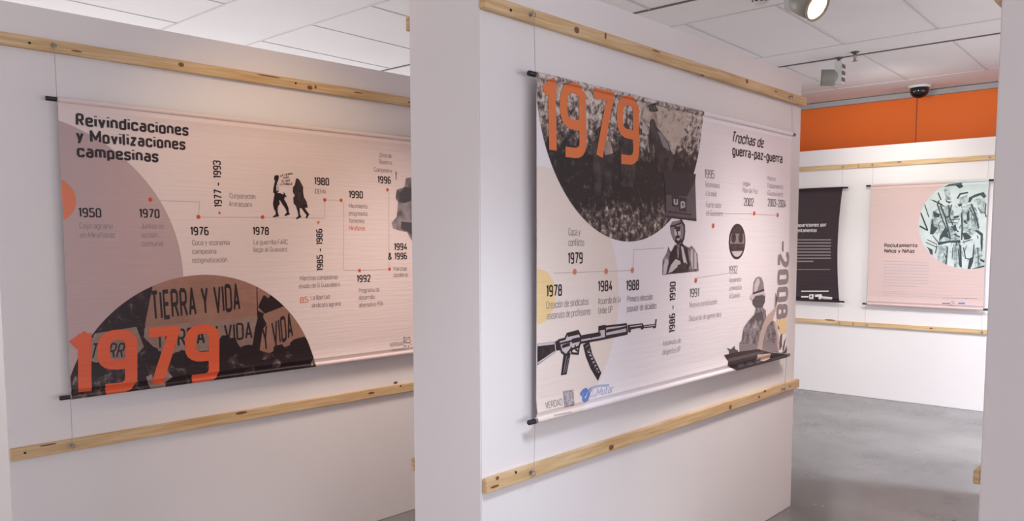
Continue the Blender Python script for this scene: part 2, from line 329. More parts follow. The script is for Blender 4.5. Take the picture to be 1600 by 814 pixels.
# ------------------------------------------------------------------ banners
# ------------------------------------------------------------------ lettering: a condensed round-cornered stroke alphabet
w = .42
def _rr(x0, y0, x1, y1): return [(x0+(x1-x0)/2, y0), (x1, y0), (x1, y1), (x0, y1), (x0, y0), (x0+(x1-x0)/2, y0)]
GL = {   # glyph: (width, [(round corners?, polyline), ...]); x-height .70, cap height 1
 'a': (w, [(1, [(.03, .70), (w, .70), (w, 0)]), (1, [(w, .40), (0, .40), (0, 0), (w, 0)])]), 'b': (w, [(0, [(0, 1), (0, 0)]), (1, _rr(0, 0, w, .7))]),
 'c': (w, [(1, [(w, .50), (w, .7), (0, .7), (0, 0), (w, 0), (w, .20)])]), 'd': (w, [(0, [(w, 1), (w, 0)]), (1, _rr(0, 0, w, .7))]),
 'e': (w, [(1, [(0, .36), (w, .36), (w, .7), (0, .7), (0, 0), (w, 0), (w, .14)])]), 'f': (.28, [(1, [(.30, 1), (.09, 1), (.09, 0)]), (0, [(-.04, .7), (.28, .7)])]),
 'g': (w, [(1, _rr(0, 0, w, .7)), (1, [(w, .7), (w, -.25), (.02, -.25)])]), 'h': (w, [(0, [(0, 1), (0, 0)]), (1, [(0, .7), (w, .7), (w, 0)])]),
 'i': (0, [(0, [(0, 0), (0, .7)]), (0, [(0, .90), (0, 1.0)])]), 'j': (.1, [(1, [(.1, .7), (.1, -.25), (-.05, -.25)]), (0, [(.1, .9), (.1, 1)])]),
 'k': (w, [(0, [(0, 1), (0, 0)]), (0, [(w, .7), (.05, .34), (w, 0)])]), 'l': (.05, [(1, [(0, 1), (0, 0), (.1, 0)])]),
 'm': (.70, [(0, [(0, 0), (0, .7)]), (1, [(0, .7), (.35, .7), (.35, 0)]), (1, [(.33, .7), (.70, .7), (.70, 0)])]), 'n': (w, [(0, [(0, 0), (0, .7)]), (1, [(0, .7), (w, .7), (w, 0)])]),
 'o': (w, [(1, _rr(0, 0, w, .7))]), 'p': (w, [(0, [(0, .7), (0, -.25)]), (1, _rr(0, 0, w, .7))]), 'q': (w, [(0, [(w, .7), (w, -.25)]), (1, _rr(0, 0, w, .7))]),
 'r': (.26, [(0, [(0, 0), (0, .7)]), (1, [(0, .7), (.26, .7), (.28, .58)])]), 's': (.38, [(1, [(.38, .55), (.38, .7), (0, .7), (0, .36), (.38, .36), (.38, 0), (0, 0), (0, .16)])]),
 't': (.26, [(1, [(.08, .95), (.08, 0), (.27, 0)]), (0, [(-.05, .7), (.26, .7)])]), 'u': (w, [(1, [(0, .7), (0, 0), (w, 0), (w, .2)]), (0, [(w, .7), (w, 0)])]),
 'v': (w, [(0, [(0, .7), (w/2, 0), (w, .7)])]), 'w': (.66, [(0, [(0, .7), (.17, 0), (.33, .6), (.49, 0), (.66, .7)])]), 'x': (w, [(0, [(0, .7), (w, 0)]), (0, [(w, .7), (0, 0)])]),
 'y': (w, [(0, [(0, .7), (w/2, 0)]), (0, [(w, .7), (.10, -.25)])]), 'z': (.38, [(0, [(0, .7), (.38, .7), (0, 0), (.38, 0)])]),
 '0': (w, [(1, _rr(0, 0, w, 1))]), '1': (.17, [(0, [(0, .86), (.17, .99), (.17, 0)])]), '2': (w, [(1, [(0, .78), (0, 1), (w, 1), (w, .58), (.0, .06)]), (0, [(0, 0), (w, 0)])]),
 '3': (w, [(1, [(0, .80), (0, 1), (w, 1), (w, .53), (.14, .53)]), (1, [(.14, .53), (w, .53), (w, 0), (0, 0), (0, .20)])]), '4': (w, [(0, [(.28, 1), (0, .25), (w+.04, .25)]), (0, [(.32, .5), (.32, 0)])]),
 '5': (w, [(0, [(w, 1), (.02, 1), (.02, .56)]), (1, [(.02, .58), (w, .60), (w, 0), (0, 0), (0, .18)])]), '6': (w, [(1, [(w-.02, 1), (0, 1), (0, 0), (w, 0), (w, .56), (0, .56)])]),
 '7': (w, [(0, [(0, 1), (w, 1), (.14, 0)])]), '8': (w, [(1, _rr(.02, .53, w-.02, 1)), (1, _rr(0, 0, w, .53))]), '9': (w, [(1, [(.02, 0), (w, 0), (w, 1), (0, 1), (0, .44), (w, .44)])]),
 'A': (.46, [(0, [(0, 0), (.23, 1), (.46, 0)]), (0, [(.08, .28), (.38, .28)])]), 'B': (.44, [(1, _rr(0, .53, .40, 1)), (1, _rr(0, 0, .44, .53)), (0, [(0, 0), (0, 1)])]),
 'C': (.44, [(1, [(.44, .75), (.44, 1), (0, 1), (0, 0), (.44, 0), (.44, .25)])]), 'D': (.46, [(0, [(0, 0), (0, 1)]), (1, [(0, 1), (.46, 1), (.46, 0), (0, 0)])]),
 'E': (.38, [(0, [(.38, 1), (0, 1), (0, 0), (.38, 0)]), (0, [(0, .52), (.34, .52)])]), 'F': (.38, [(0, [(.38, 1), (0, 1), (0, 0)]), (0, [(0, .52), (.34, .52)])]),
 'G': (.46, [(1, [(.46, .78), (.46, 1), (0, 1), (0, 0), (.46, 0), (.46, .48)]), (0, [(.46, .48), (.26, .48)])]), 'I': (0, [(0, [(0, 0), (0, 1)])]),
 'J': (.34, [(1, [(.34, 1), (.34, 0), (0, 0), (0, .2)])]), 'L': (.36, [(0, [(0, 1), (0, 0), (.36, 0)])]), 'M': (.74, [(0, [(0, 0), (0, 1), (.37, .25), (.74, 1), (.74, 0)])]),
 'N': (.56, [(0, [(0, 0), (0, 1), (.56, 0), (.56, 1)])]), 'O': (.46, [(1, _rr(0, 0, .46, 1))]), 'P': (.44, [(0, [(0, 0), (0, 1)]), (1, [(0, 1), (.44, 1), (.44, .45), (0, .45)])]),
 'Q': (.46, [(1, _rr(0, 0, .46, 1)), (0, [(.28, .22), (.5, -.08)])]), 'R': (.46, [(0, [(0, 0), (0, 1)]), (1, [(0, 1), (.44, 1), (.44, .47), (0, .47)]), (0, [(.24, .47), (.46, 0)])]),
 'S': (.44, [(1, [(.44, .78), (.44, 1), (0, 1), (0, .52), (.44, .52), (.44, 0), (0, 0), (0, .22)])]), 'T': (.44, [(0, [(0, 1), (.44, 1)]), (0, [(.22, 1), (.22, 0)])]),
 'U': (.46, [(1, [(0, 1), (0, 0), (.46, 0), (.46, 1)])]), 'V': (.48, [(0, [(0, 1), (.24, 0), (.48, 1)])]), 'Y': (.46, [(0, [(0, 1), (.23, .45), (.46, 1)]), (0, [(.23, .45), (.23, 0)])]),
 'Z': (.42, [(0, [(0, 1), (.42, 1), (0, 0), (.42, 0)])]), '&': (.50, [(0, [(.50, 0), (.08, .72), (.08, .92), (.20, 1), (.32, .92), (.32, .72), (0, .35), (0, .12), (.12, 0), (.28, 0), (.50, .34)])]),
 '-': (.36, [(0, [(-.02, .36), (.38, .36)])]), '.': (0, [(0, [(0, -.03), (0, .07)])]), ':': (0, [(0, [(0, -.03), (0, .07)]), (0, [(0, .55), (0, .65)])]), ' ': (.12, []),
}
for ch, base, marks in (('á', 'a', [(.18, .83), (.30, .98)]), ('é', 'e', [(.18, .83), (.30, .98)]), ('í', 'i', [(.0, .83), (.10, .98)]), ('ó', 'o', [(.18, .83), (.30, .98)]), ('ñ', 'n', [(.05, .87), (.37, .87)]), ('ú', 'u', [(.18, .83), (.30, .98)]), ('Ñ', 'N', [(.08, 1.13), (.40, 1.13)])):
    gs = [q for q in GL[base][1] if not (base == 'i' and q[1][0][1] > .8)]
    GL[ch] = (GL[base][0], gs + [(0, marks)])
def _round(pl, r):
    out = [pl[0]]
    for a, p, q in zip(pl, pl[1:], pl[2:]):
        la = math.hypot(p[0]-a[0], p[1]-a[1]); lb = math.hypot(q[0]-p[0], q[1]-p[1]); k = min(r, la*.5, lb*.5)
        s = (p[0]+(a[0]-p[0])*k/la, p[1]+(a[1]-p[1])*k/la); e = (p[0]+(q[0]-p[0])*k/lb, p[1]+(q[1]-p[1])*k/lb)
        for i in range(6):
            t = i/5; out.append(((1-t)**2*s[0]+2*t*(1-t)*p[0]+t*t*e[0], (1-t)**2*s[1]+2*t*(1-t)*p[1]+t*t*e[1]))
    out.append(pl[-1]); return out
def _stroke(pl, sw, V, Fc):
    pts = [pl[0]] + [p for o_, p in zip(pl, pl[1:]) if math.hypot(p[0]-o_[0], p[1]-o_[1]) > 1e-5]
    n = len(pts); closed = n > 3 and math.hypot(pts[0][0]-pts[-1][0], pts[0][1]-pts[-1][1]) < 1e-6
    d = [((q[0]-p[0]), (q[1]-p[1])) for p, q in zip(pts, pts[1:])]; d = [(x/math.hypot(x, y), y/math.hypot(x, y)) for x, y in d]
    b = len(V)
    for i, p in enumerate(pts):
        d0 = d[i-1] if i > 0 else (d[-1] if closed else d[0]); d1 = d[i] if i < n-1 else (d[0] if closed else d[-1])
        mx, my = -(d0[1]+d1[1]), d0[0]+d1[0]; L = math.hypot(mx, my) or 1e-6; mx, my = mx/L, my/L
        k = min(1/max(.3, mx*-d0[1]+my*d0[0]), 1.45)*sw/2
        V.append((p[0]+mx*k, p[1]+my*k)); V.append((p[0]-mx*k, p[1]-my*k))
    for i in range(n-1): Fc += [(b+2*i, b+2*i+1, b+2*i+3), (b+2*i, b+2*i+3, b+2*i+2)]
_txt = {}
def text_mesh(s, bold, italic, res):
    sw = .105 + bold*4; key = (s, bold, italic)
    if key in _txt: return _txt[key]
    V, Fc, x = [], [], sw/2; k = 1-sw
    for ch in s:
        wd, st = GL[ch]
        for rd, pl in st:
            pl = [(x + px_, py_) for px_, py_ in pl]
            if rd: _stroke(_round(pl, .21), sw, V, Fc); continue
            for i, (p, q) in enumerate(zip(pl, pl[1:])):       # straight strokes run a little past the corners they meet at
                L = math.hypot(q[0]-p[0], q[1]-p[1]); ux, uy = (q[0]-p[0])/L*sw*.36, (q[1]-p[1])/L*sw*.36
                a0 = (p[0]-ux, p[1]-uy) if i else p; b0 = (q[0]+ux, q[1]+uy) if i < len(pl)-2 else q
                _stroke([a0, b0], sw, V, Fc)
        x += wd + sw + .085
    V = [(px_, sw/2 + py_*k) for px_, py_ in V]
    V = [(px_ + py_*italic, py_) for px_, py_ in V]
    _txt[key] = (V, Fc); return _txt[key]
CAP = 1.0
def clip_convex(sub, clip):
    out = sub
    for i in range(len(clip)):
        ax, ay = clip[i]; bx, by = clip[(i+1) % len(clip)]; inp, out = out, []
        side = lambda p: (bx-ax)*(p[1]-ay)-(by-ay)*(p[0]-ax)
        for k in range(len(inp)):
            p, q = inp[k-1], inp[k]; sp, sq = side(p), side(q)
            if (sp >= 0) != (sq >= 0):
                t = sp/(sp-sq); out.append((p[0]+(q[0]-p[0])*t, p[1]+(q[1]-p[1])*t))
            if sq >= 0: out.append(q)
        if not out: break
    return out
def fit_circle(pts):
    n = len(pts); import numpy as np
    A = np.array([[2*x, 2*y, 1] for x, y in pts]); b = np.array([x*x+y*y for x, y in pts])
    s = np.linalg.lstsq(A, b, rcond=None)[0]; return s[0], s[1], math.sqrt(s[2]+s[0]**2+s[1]**2)
def ring(cx, cy, r, n=96, ry=None):
    ry = r if ry is None else ry
    return [(cx + r*math.cos(2*math.pi*i/n), cy + ry*math.sin(2*math.pi*i/n)) for i in range(n)]
class Banner:
    OFF = .04
    def __init__(s, P, ul, W, z0, H, base):
        s.P, s.ul, s.W, s.z0, s.H = P, ul, W, z0, H; s.mats = [base, 'vinyl_back']; s.v = []; s.f = []; s.mi = []; s.Z = (0, 0, 1)
        s.rect = [(0, 0), (W, 0), (W, H), (0, H)]; s.clip = s.rect; s.inset = 0; s.k = 0
    def zoom(s, x0, y0, k): s.Z = (x0, y0, k)
    def L(s, p):
        x, y = s.Z[0] + p[0]/s.Z[2], s.Z[1] + p[1]/s.Z[2]
        a, z = s.P.hit(x, y, s.OFF); return (a - s.ul, z - s.z0)
    def slot(s, m):
        if m not in s.mats: s.mats.append(m)
        return s.mats.index(m)
    def raw(s, pts, faces, m, layer):
        b = len(s.v); k = s.slot(m)
        s.k += 1; e = -layer*.00022 - (s.k % 40)*4e-6      # each print a hair above the last
        s.v += [(x, e - (i % 200)*6e-7, z) for i, (x, z) in enumerate(pts)]
        for f in faces: s.f.append(tuple(b+i for i in f)); s.mi.append(k)
    def shape(s, pts, m, layer, clip=None):         # a polygon in the banner's own metres
        pts = clip_convex(pts, clip or s.clip)
        if clip and s.rect is not clip: pts = clip_convex(pts, s.rect) if pts else pts
        if len(pts) < 3: return
        tri = tessellate_polygon([[Vector((x, z, 0)) for x, z in pts]]); s.raw(pts, tri, m, layer)
    def poly(s, px, m, layer, clip=None): s.shape([s.L(p) for p in px], m, layer, clip)
    def line(s, px, wd, m, layer, clip=None):       # a stroke, wd in metres
        q = [s.L(p) for p in px]
        for (ax, ay), (bx, by) in zip(q, q[1:]):
            d = math.hypot(bx-ax, by-ay) or 1; nx, ny = -(by-ay)/d*wd/2, (bx-ax)/d*wd/2; ex, ey = (bx-ax)/d*wd*.3, (by-ay)/d*wd*.3
            s.shape([(ax-ex-nx, ay-ey-ny), (bx+ex-nx, by+ey-ny), (bx+ex+nx, by+ey+ny), (ax-ex+nx, ay-ey+ny)], m, layer, clip)
    def dot(s, p, r, m='red', layer=4, ry=None, n=24): x, z = s.L(p); s.shape(ring(x, z, r, n, ry), m, layer)
    def text(s, t, pl, pr, cap=None, m='ink', layer=4, bold=.0, italic=0, top=None, level=True, res=3):
        vs_, fs = text_mesh(t, bold, italic, res); w0 = min(x for x, y in vs_); w1 = max(x for x, y in vs_)
        a, b = s.L(pl), s.L(pr)
        if top is None and level: z = (a[1]+b[1])/2; a, b = (a[0], z), (b[0], z)
        ex = ((b[0]-a[0])/(w1-w0), (b[1]-a[1])/(w1-w0))
        if top is not None: c = s.L(top); ey = ((c[0]-a[0])/CAP, (c[1]-a[1])/CAP)
        else: ey = (0, cap/CAP)
        pts = [(a[0] + (x-w0)*ex[0] + y*ey[0], a[1] + (x-w0)*ex[1] + y*ey[1]) for x, y in vs_]
        pts = [(min(max(x, 0.0005), s.W-.0005), min(max(z, .0005), s.H-.0005)) for x, z in pts]
        s.raw(pts, fs, m, layer)
    def vtext(s, t, pl, pr, px_top, m='ink', layer=4, bold=.0, res=3):   # turned text: pl, pr ends of its baseline, px_top a point at cap height beside pl
        vs_, fs = text_mesh(t, bold, 0, res); w0 = min(x for x, y in vs_); w1 = max(x for x, y in vs_)
        a, b, c = s.L(pl), s.L(pr), s.L(px_top); b = (a[0], b[1]); c = (c[0], a[1])
        ex = (b[1]-a[1])/(w1-w0); ey = (c[0]-a[0])/CAP
        s.raw([(a[0] + y*ey, a[1] + (x-w0)*ex) for x, y in vs_], fs, m, layer)
    def bars(s, x0, x1, y, h, m, layer, rnd, slope=0):   # a line of copy too small to read: word-long dashes
        x = x0
        while x < x1:
            wdt = min(rnd.uniform(6, 22), x1-x)
            s.line([(x, y + slope*(x-x0)), (x+wdt, y + slope*(x+wdt-x0))], h, m, layer); x += wdt + 4
    def build(s, label, hooks_top, hooks_bot, over=.04):
        r = .0100; H, W = s.H, s.W
        # front sheet, reverse side and edges
        b = len(s.v); t = .0012
        s.v += [(0, 0, 0), (W, 0, 0), (W, 0, H), (0, 0, H), (0, t, 0), (W, t, 0), (W, t, H), (0, t, H)]
        for f, k in (((0, 1, 2, 3), 0), ((5, 4, 7, 6), 1), ((4, 0, 3, 7), 0), ((1, 5, 6, 2), 0), ((3, 2, 6, 7), 0), ((4, 5, 1, 0), 0)):
            s.f.append(tuple(b+i for i in f)); s.mi.append(k)
        bm = bmesh.new(); vv = [bm.verts.new(c) for c in s.v]; bm.verts.ensure_lookup_table()
        for f, k in zip(s.f, s.mi):
            try: fc = bm.faces.new([vv[i] for i in f]); fc.material_index = k
            except ValueError: pass
        cuts = [H-r+r*math.cos(i*math.pi/8) for i in range(1, 9)] + [r-r*math.cos(i*math.pi/8) for i in range(1, 9)]
        cuts += [H-2*r-.006, H-2*r-.018, H-2*r-.035, H-2*r-.06, 2*r+.006, 2*r+.018, 2*r+.035, 2*r+.06] + [H*i/12 for i in range(1, 12)]
        bmesh.ops.triangulate(bm, faces=bm.faces[:]); bm.normal_update()
        for f in bm.faces:
            if f.normal.y > .5 and max(v.co.y for v in f.verts) < -1e-6: f.normal_flip()
        for z in cuts:
            bmesh.ops.bisect_plane(bm, geom=bm.verts[:]+bm.edges[:]+bm.faces[:], dist=1e-7, plane_co=(0, 0, z), plane_no=(0, 0, 1))
        def prof(z):
            k = 0
            if z > H-2*r: k = math.sqrt(max(0, r*r-(z-H+r)**2))
            elif z < 2*r: k = math.sqrt(max(0, r*r-(z-r)**2))
            else:
                e = min(z-2*r, H-2*r-z); k = .006*math.exp(-((e-.022)/.014)**2)
            return k
        knots_ = sorted(set([0, H] + cuts)); pv = [prof(min(max(q, 0), H)) for q in knots_]
        def lin(z):
            for (za, ka), (zb_, kb) in zip(zip(knots_, pv), zip(knots_[1:], pv[1:])):
                if z <= zb_ + 1e-9: return ka + (kb-ka)*(z-za)/max(zb_-za, 1e-9)
            return pv[-1]
        bows = [.005*math.sin(math.pi*q/H) for q in knots_]
        def linb(z):
            for (za, ka), (zb_, kb) in zip(zip(knots_, bows), zip(knots_[1:], bows[1:])):
                if z <= zb_ + 1e-9: return ka + (kb-ka)*(z-za)/max(zb_-za, 1e-9)
            return 0
        for v in bm.verts:
            k = lin(v.co.z); bow = linb(v.co.z)
            z = v.co.z
            back = v.co.y > 1e-5
            hem = z > H-2*r or z < 2*r
            v.co.y = (v.co.y + k if (back and hem) else v.co.y - k) - bow*.4
            if s.inset and v.co.x > W*.8:
                g = (v.co.x-W*.8)/(W*.2); v.co.x -= s.inset*g*g*math.sin(math.pi*min(1, max(0, z/H)))**.7
        M4 = s.P.m @ Matrix.Translation((s.ul, -s.OFF, s.z0))
        root = bpy.data.objects.new('hanging_banner', None); C.objects.link(root)
        root.matrix_world = s.P.m @ Matrix.Translation((s.ul + W/2, -s.OFF, s.z0)); tag(root, label, 'banner')
        bpy.context.view_layer.update()
        def sub(name, bm_, mats, smooth=False):
            o = link(name, bm_, mats, None, smooth); o.parent = root; o.matrix_parent_inverse = Matrix.Identity(4)
            o.location = (-W/2, 0, 0); return o
        sub('sheet', bm, s.mats)
        for nm, z in (('top_rod', H-r), ('bottom_rod', r)):
            q = bmesh.new(); R = .0086
            lathe(q, (-over, 0, z), (1, 0, 0), [(0, R*.8), (.002, R), (.03, R), (W+2*over-.03, R), (W+2*over-.002, R), (W+2*over, R*.8)], 16)
            sub(nm, q, 'rod')
        for hk, z, zh in [(x, H-r, hooks_top[1]) for x in hooks_top[0]] + [(x, r, hooks_bot[1]) for x in hooks_bot[0]]:
            q = bmesh.new(); x = hk - s.ul; dz = zh - s.z0
            sg = 1 if dz > z else -1
            tube(q, (x, 0, z), (x, s.OFF-.035, dz - sg*.004), .0009, 6)
            lathe(q, (x-.002, 0, z), (1, 0, 0), [(0, .0098), (.004, .0098)], 14)
            sub('hanging_cord', q, 'cord')
        return root

# --- banner on the left partition
ulA = PA.hit(89.8, 152.5, .04)[0]; z0 = PA.hit(109.2, 624.5, .04)[1]; zt = PA.hit(89.8, 151.0, .04)[1]
b = Banner(PA, ulA, 2.0, z0, zt-z0, 'vinyl_a')
b.zoom(0, 0, 1)
cx, cy, cr = fit_circle([b.L(p) for p in ((203, 258), (240, 300), (272, 357), (284, 400), (283, 415), (150, 215))])
b.shape(ring(cx, cy, cr, 128), 'tint_a', 1)
cx, cy, cr = fit_circle([b.L(p) for p in ((94, 280), (118, 312), (94, 346), (110, 291))]); b.shape(ring(cx, cy, cr, 64), 'orange_a', 2)
b.zoom(80, 140, 3.132)
cp = .0495
b.text('Reivindicaciones', (120, 180), (672, 228), cp, bold=.029, res=5)
b.text('y Movilizaciones', (122, 257), (657, 297), cp, bold=.029, res=5)
b.text('campesinas', (125, 334), (525, 357), cp, bold=.029, res=5)
ym, bd = .037, .017
b.text('1950', (133, 624), (245, 628), ym, bold=bd); b.text('1970', (430, 627), (530, 630), ym, bold=bd); b.text('1976', (680, 712), (770, 716), ym, bold=bd)
g = .0225
for t, p, q in (('Caja agraria', (138, 680), (300, 680)), ('en Miraflores', (140, 725), (312, 725)), ('Juntas de', (440, 680), (552, 682)), ('acción', (440, 722), (522, 725)), ('comunal', (440, 766), (548, 768))):
    b.text(t, p, q, g, 'grey')
b.zoom(300, 220, 3.1306)
for t, p, q in (('Coca y economía', (0, 510), (183, 510)), ('campesina', (0, 553), (118, 553)), ('estigmatización.', (0, 595), (175, 595)), ('Corporación', (183, 283), (310, 283)), ('Araracuara', (180, 322), (292, 322)),
                ('La guerrilla FARC', (300, 507), (467, 507)), ('llega al Guaviare', (300, 543), (465, 543)), ('IDEMA', (600, 258), (655, 260)),
                ('Marchas campesinas', (527, 680), (712, 680)), ('éxodo de El Guayabero', (523, 718), (722, 715)), ('La libertad:', (580, 775), (675, 775)), ('sindicato agrario', (585, 812), (727, 810)),
                ('Movimiento', (766, 330), (858, 330)), ('progresista', (766, 366), (856, 366)), ('femenino', (766, 402), (843, 402)), ('Programa de', (815, 740), (915, 740)), ('desarrollo', (815, 775), (893, 775)), ('alternativo PDA', (815, 812), (933, 808)),
                ('Marchas', (985, 635), (1050, 635)), ('cocaleras', (985, 665), (1055, 665)), ('Zona de', (915, 82), (975, 83)), ('Reserva', (915, 115), (977, 116)), ('Campesina', (890, 153), (977, 155))):
    b.text(t, p, q, g, 'grey')
b.text('Miraflores', (766, 438), (845, 438), g, 'orange_a'); b.text('85', (527, 792), (568, 792), .028, 'orange_a')
for t, p, q in (('1978', (296, 460), (375, 462)), ('1980', (597, 215), (670, 220)), ('1990', (766, 280), (835, 283)), ('1992', (805, 690), (872, 693)), ('1994', (987, 533), (1050, 537)), ('& 1996', (958, 580), (1050, 583)), ('1996', (907, 207), (972, 212))):
    b.text(t, p, q, ym, bold=bd)
b.vtext('1977 - 1993', (147, 325), (147, 98), (107, 325), bold=bd); b.vtext('1985 - 1986', (641, 635), (641, 430), (609, 635), bold=bd)
for p in ((30, 372), (344, 373), (648, 289), (728, 291), (955, 240), (818, 634), (965, 627)): b.dot(p, .0085)
b.poly([(126, 357), (141, 357), (133, 342)], 'red', 4); b.poly([(608, 394), (625, 394), (616, 410)], 'orange_a', 4)
b.poly([(995, 150), (1000, 150), (1000, 190), (995, 190)], 'mid', 4); b.dot((998, 160), .006, 'mid')
for l in ([(-180, 292), (36, 298)], [(36, 298), (32, 362)], [(42, 373), (334, 374)], [(355, 374), (648, 379)], [(648, 379), (648, 300)], [(658, 289), (718, 291)], [(740, 300), (740, 632)], [(740, 632), (808, 634)], [(828, 633), (955, 628)], [(962, 252), (962, 616)], [(-565, 282), (-215, 288)]):
    b.line(l, .0022, 'line', 3)
b.zoom(80, 140, 3.132); b.dot((484, 538), .0085); b.zoom(300, 220, 3.1306)
b.poly([(1075, 178), (1045, 183), (1038, 225), (1000, 240), (995, 280), (1007, 300), (1000, 372), (975, 400), (982, 428), (1020, 440), (1050, 445), (1075, 490), (1110, 470), (1150, 420), (1185, 380), (1190, 300), (1150, 250), (1120, 200)], 'map1', 3)
b.poly([(1038, 225), (1075, 230), (1078, 290), (1040, 305), (1010, 300), (1012, 262)], 'map2', 4); b.poly([(1022, 395), (1075, 400), (1080, 470), (1050, 440), (1020, 430)], 'map2', 4)
b.zoom(400, 250, 8.14)         # the walking couple and the slogan between them
S = .0
b.poly([(225, 235), (235, 200), (260, 190), (288, 200), (286, 240), (275, 270), (262, 300), (240, 315), (228, 300), (240, 275)], 'dark', 4)
b.poly([(228, 310), (262, 300), (280, 330), (285, 400), (262, 430), (232, 430), (215, 410), (218, 360)], 'dark', 4)
b.poly([(252, 315), (276, 320), (278, 385), (256, 400)], 'light', 5)
b.poly([(235, 425), (300, 420), (345, 440), (350, 405), (392, 475), (365, 465), (355, 500), (385, 550), (410, 610), (412, 660), (430, 690), (362, 715), (358, 700), (390, 665), (372, 620), (330, 560), (300, 510), (290, 520), (300, 555), (280, 585), (272, 610), (272, 660), (290, 715), (215, 730), (210, 718), (245, 695), (245, 655), (225, 620), (212, 560), (222, 490)], 'dark', 4)
b.poly([(505, 240), (525, 232), (550, 255), (575, 300), (597, 345), (595, 400), (605, 470), (640, 530), (655, 605), (610, 610), (545, 615), (510, 590), (475, 555), (470, 480), (490, 450), (466, 410), (465, 345), (490, 320)], 'dark2', 4)
b.poly([(500, 575), (550, 605), (555, 690), (575, 725), (512, 755), (505, 742), (535, 710), (525, 650)], 'dark', 4)
b.poly([(575, 610), (610, 600), (650, 660), (675, 690), (645, 742), (625, 738), (640, 700), (600, 650)], 'dark', 4)
b.text('LA TIERRA', (305, 215), (465, 185), m='ink', bold=.02, top=(305, 187)); b.text('PARA', (345, 245), (412, 232), m='ink', bold=.02, top=(345, 215))
b.text('EL QUE', (325, 285), (430, 272), m='ink', bold=.02, top=(325, 255)); b.text('LA TRABAJA', (300, 325), (458, 318), m='ink', bold=.02, top=(300, 292))
b.zoom(80, 400, 3.391)         # the round protest photograph
cx, cy, cr = fit_circle([b.L(p) for p in ((245, 385), (530, 160), (800, 95), (1085, 160), (1215, 260), (1370, 480), (1400, 585))])
ck = ring(cx, cy, cr, 160); K = ck
b.shape(ck, 'crowd', 2)
b.poly([(470, 130), (535, 165), (520, 250), (500, 365), (480, 440), (250, 380), (200, 330)], 'crowd', 3, K)
b.poly([(535, 165), (560, 60), (1000, 60), (1085, 150), (1090, 322), (870, 347), (495, 368), (518, 250)], 'board', 3, K)
b.poly([(495, 368), (865, 347), (1090, 322), (1100, 335), (1065, 470), (1000, 490), (900, 450), (830, 500), (640, 520), (560, 500), (490, 430)], 'boardgrey', 3, K)
b.poly([(1125, 305), (1250, 255), (1390, 390), (1360, 440), (1210, 490), (1130, 525), (1095, 505)], 'board', 3, K)
b.poly([(1090, 150), (1140, 190), (1215, 255), (1130, 305), (1095, 290)], 'board', 3, K)
b.poly([(1105, 245), (1125, 205), (1150, 225), (1160, 205), (1185, 215), (1225, 250), (1240, 262), (1130, 305), (1095, 270)], 'dark', 4, K)
b.poly([(230, 410), (450, 375), (490, 480), (420, 560), (330, 590), (250, 570), (170, 540)], 'boardgrey', 3, K)
b.text('TIERRA Y VIDA', (540, 346), (1002, 292), m='ink', bold=.014, top=(528, 182), layer=5)
b.text('TIERRA Y VIDA', (560, 495), (1066, 438), m='ink', bold=.01, top=(555, 395), layer=4)
b.text('Y VIDA', (1125, 512), (1282, 432), m='ink', bold=.014, top=(1112, 370), layer=5)
b.text('TIERRA', (205, 545), (420, 540), m='ink', bold=.01, top=(225, 460), layer=4)
b.poly([(1062, 500), (1078, 385), (1100, 300), (1118, 318), (1140, 360), (1118, 390), (1112, 440), (1100, 520)], 'dark', 6, K)
b.poly([(890, 440), (905, 420), (935, 420), (945, 435), (975, 432), (985, 460), (1005, 490), (960, 520), (940, 570), (880, 600), (880, 500)], 'dark', 6, K)
def blob(x, y, rx, ry, m, lay, n=20, jit=.12):
    rr_ = random.Random(int(x*7+y)); b.poly([(x + rx*math.cos(2*math.pi*i/n)*(1+rr_.uniform(-jit, jit)), y + ry*math.sin(2*math.pi*i/n)*(1+rr_.uniform(-jit, jit))) for i in range(n)], m, lay, K)
b.poly([(60, 780), (120, 640), (190, 590), (300, 600), (480, 560), (620, 570), (800, 580), (900, 560), (1010, 500), (1100, 500), (1180, 520), (1280, 500), (1420, 460), (1420, 640), (60, 800)], 'crowdsoft', 5, K)
for x, y, rx, ry in ((240, 610, 45, 50), (540, 530, 36, 48), (690, 550, 55, 50), (1050, 530, 70, 55), (1210, 510, 38, 42), (1320, 490, 62, 60), (650, 660, 70, 50), (480, 640, 40, 60), (1160, 600, 90, 60), (920, 610, 110, 40), (1270, 580, 70, 40), (770, 620, 60, 40), (1350, 540, 50, 40)): blob(x, y, rx, ry, 'dark', 6)
for x, y, rx, ry in ((960, 560, 26, 32), (1050, 600, 24, 26), (1190, 570, 22, 26), (560, 620, 30, 40), (300, 660, 70, 22), (200, 690, 60, 26), (420, 670, 40, 26)): blob(x, y, rx, ry, 'crowdsoft', 7)
b.poly([(500, 640), (600, 590), (640, 640), (600, 670), (600, 720), (520, 700)], 'boardgrey', 7, K)
for x, y in ((150, 540), (120, 660), (1380, 560)):
    b.poly([(x-10, y+20), (x-2, y+22), (x+14, y-20), (x+6, y-22)], 'boardgrey', 7, K)
b.text('1979', (92, 762), (888, 668), m='big', bold=.022, top=(92, 398), layer=9, res=8)
b.zoom(420, 400, 3.392)
b.text('VERDAD', (640, 478), (712, 474), .019, 'mid')
rn = random.Random(3)
for i in range(6):
    for j in range(6):
        if rn.random() < .62: b.poly([(713+i*7.2, 428+j*9), (718.5+i*7.2, 428+j*9), (718.5+i*7.2, 435+j*9), (713+i*7.2, 435+j*9)], 'mid', 4)
b.line([(650, 497), (725, 491)], .004, 'pale', 4)
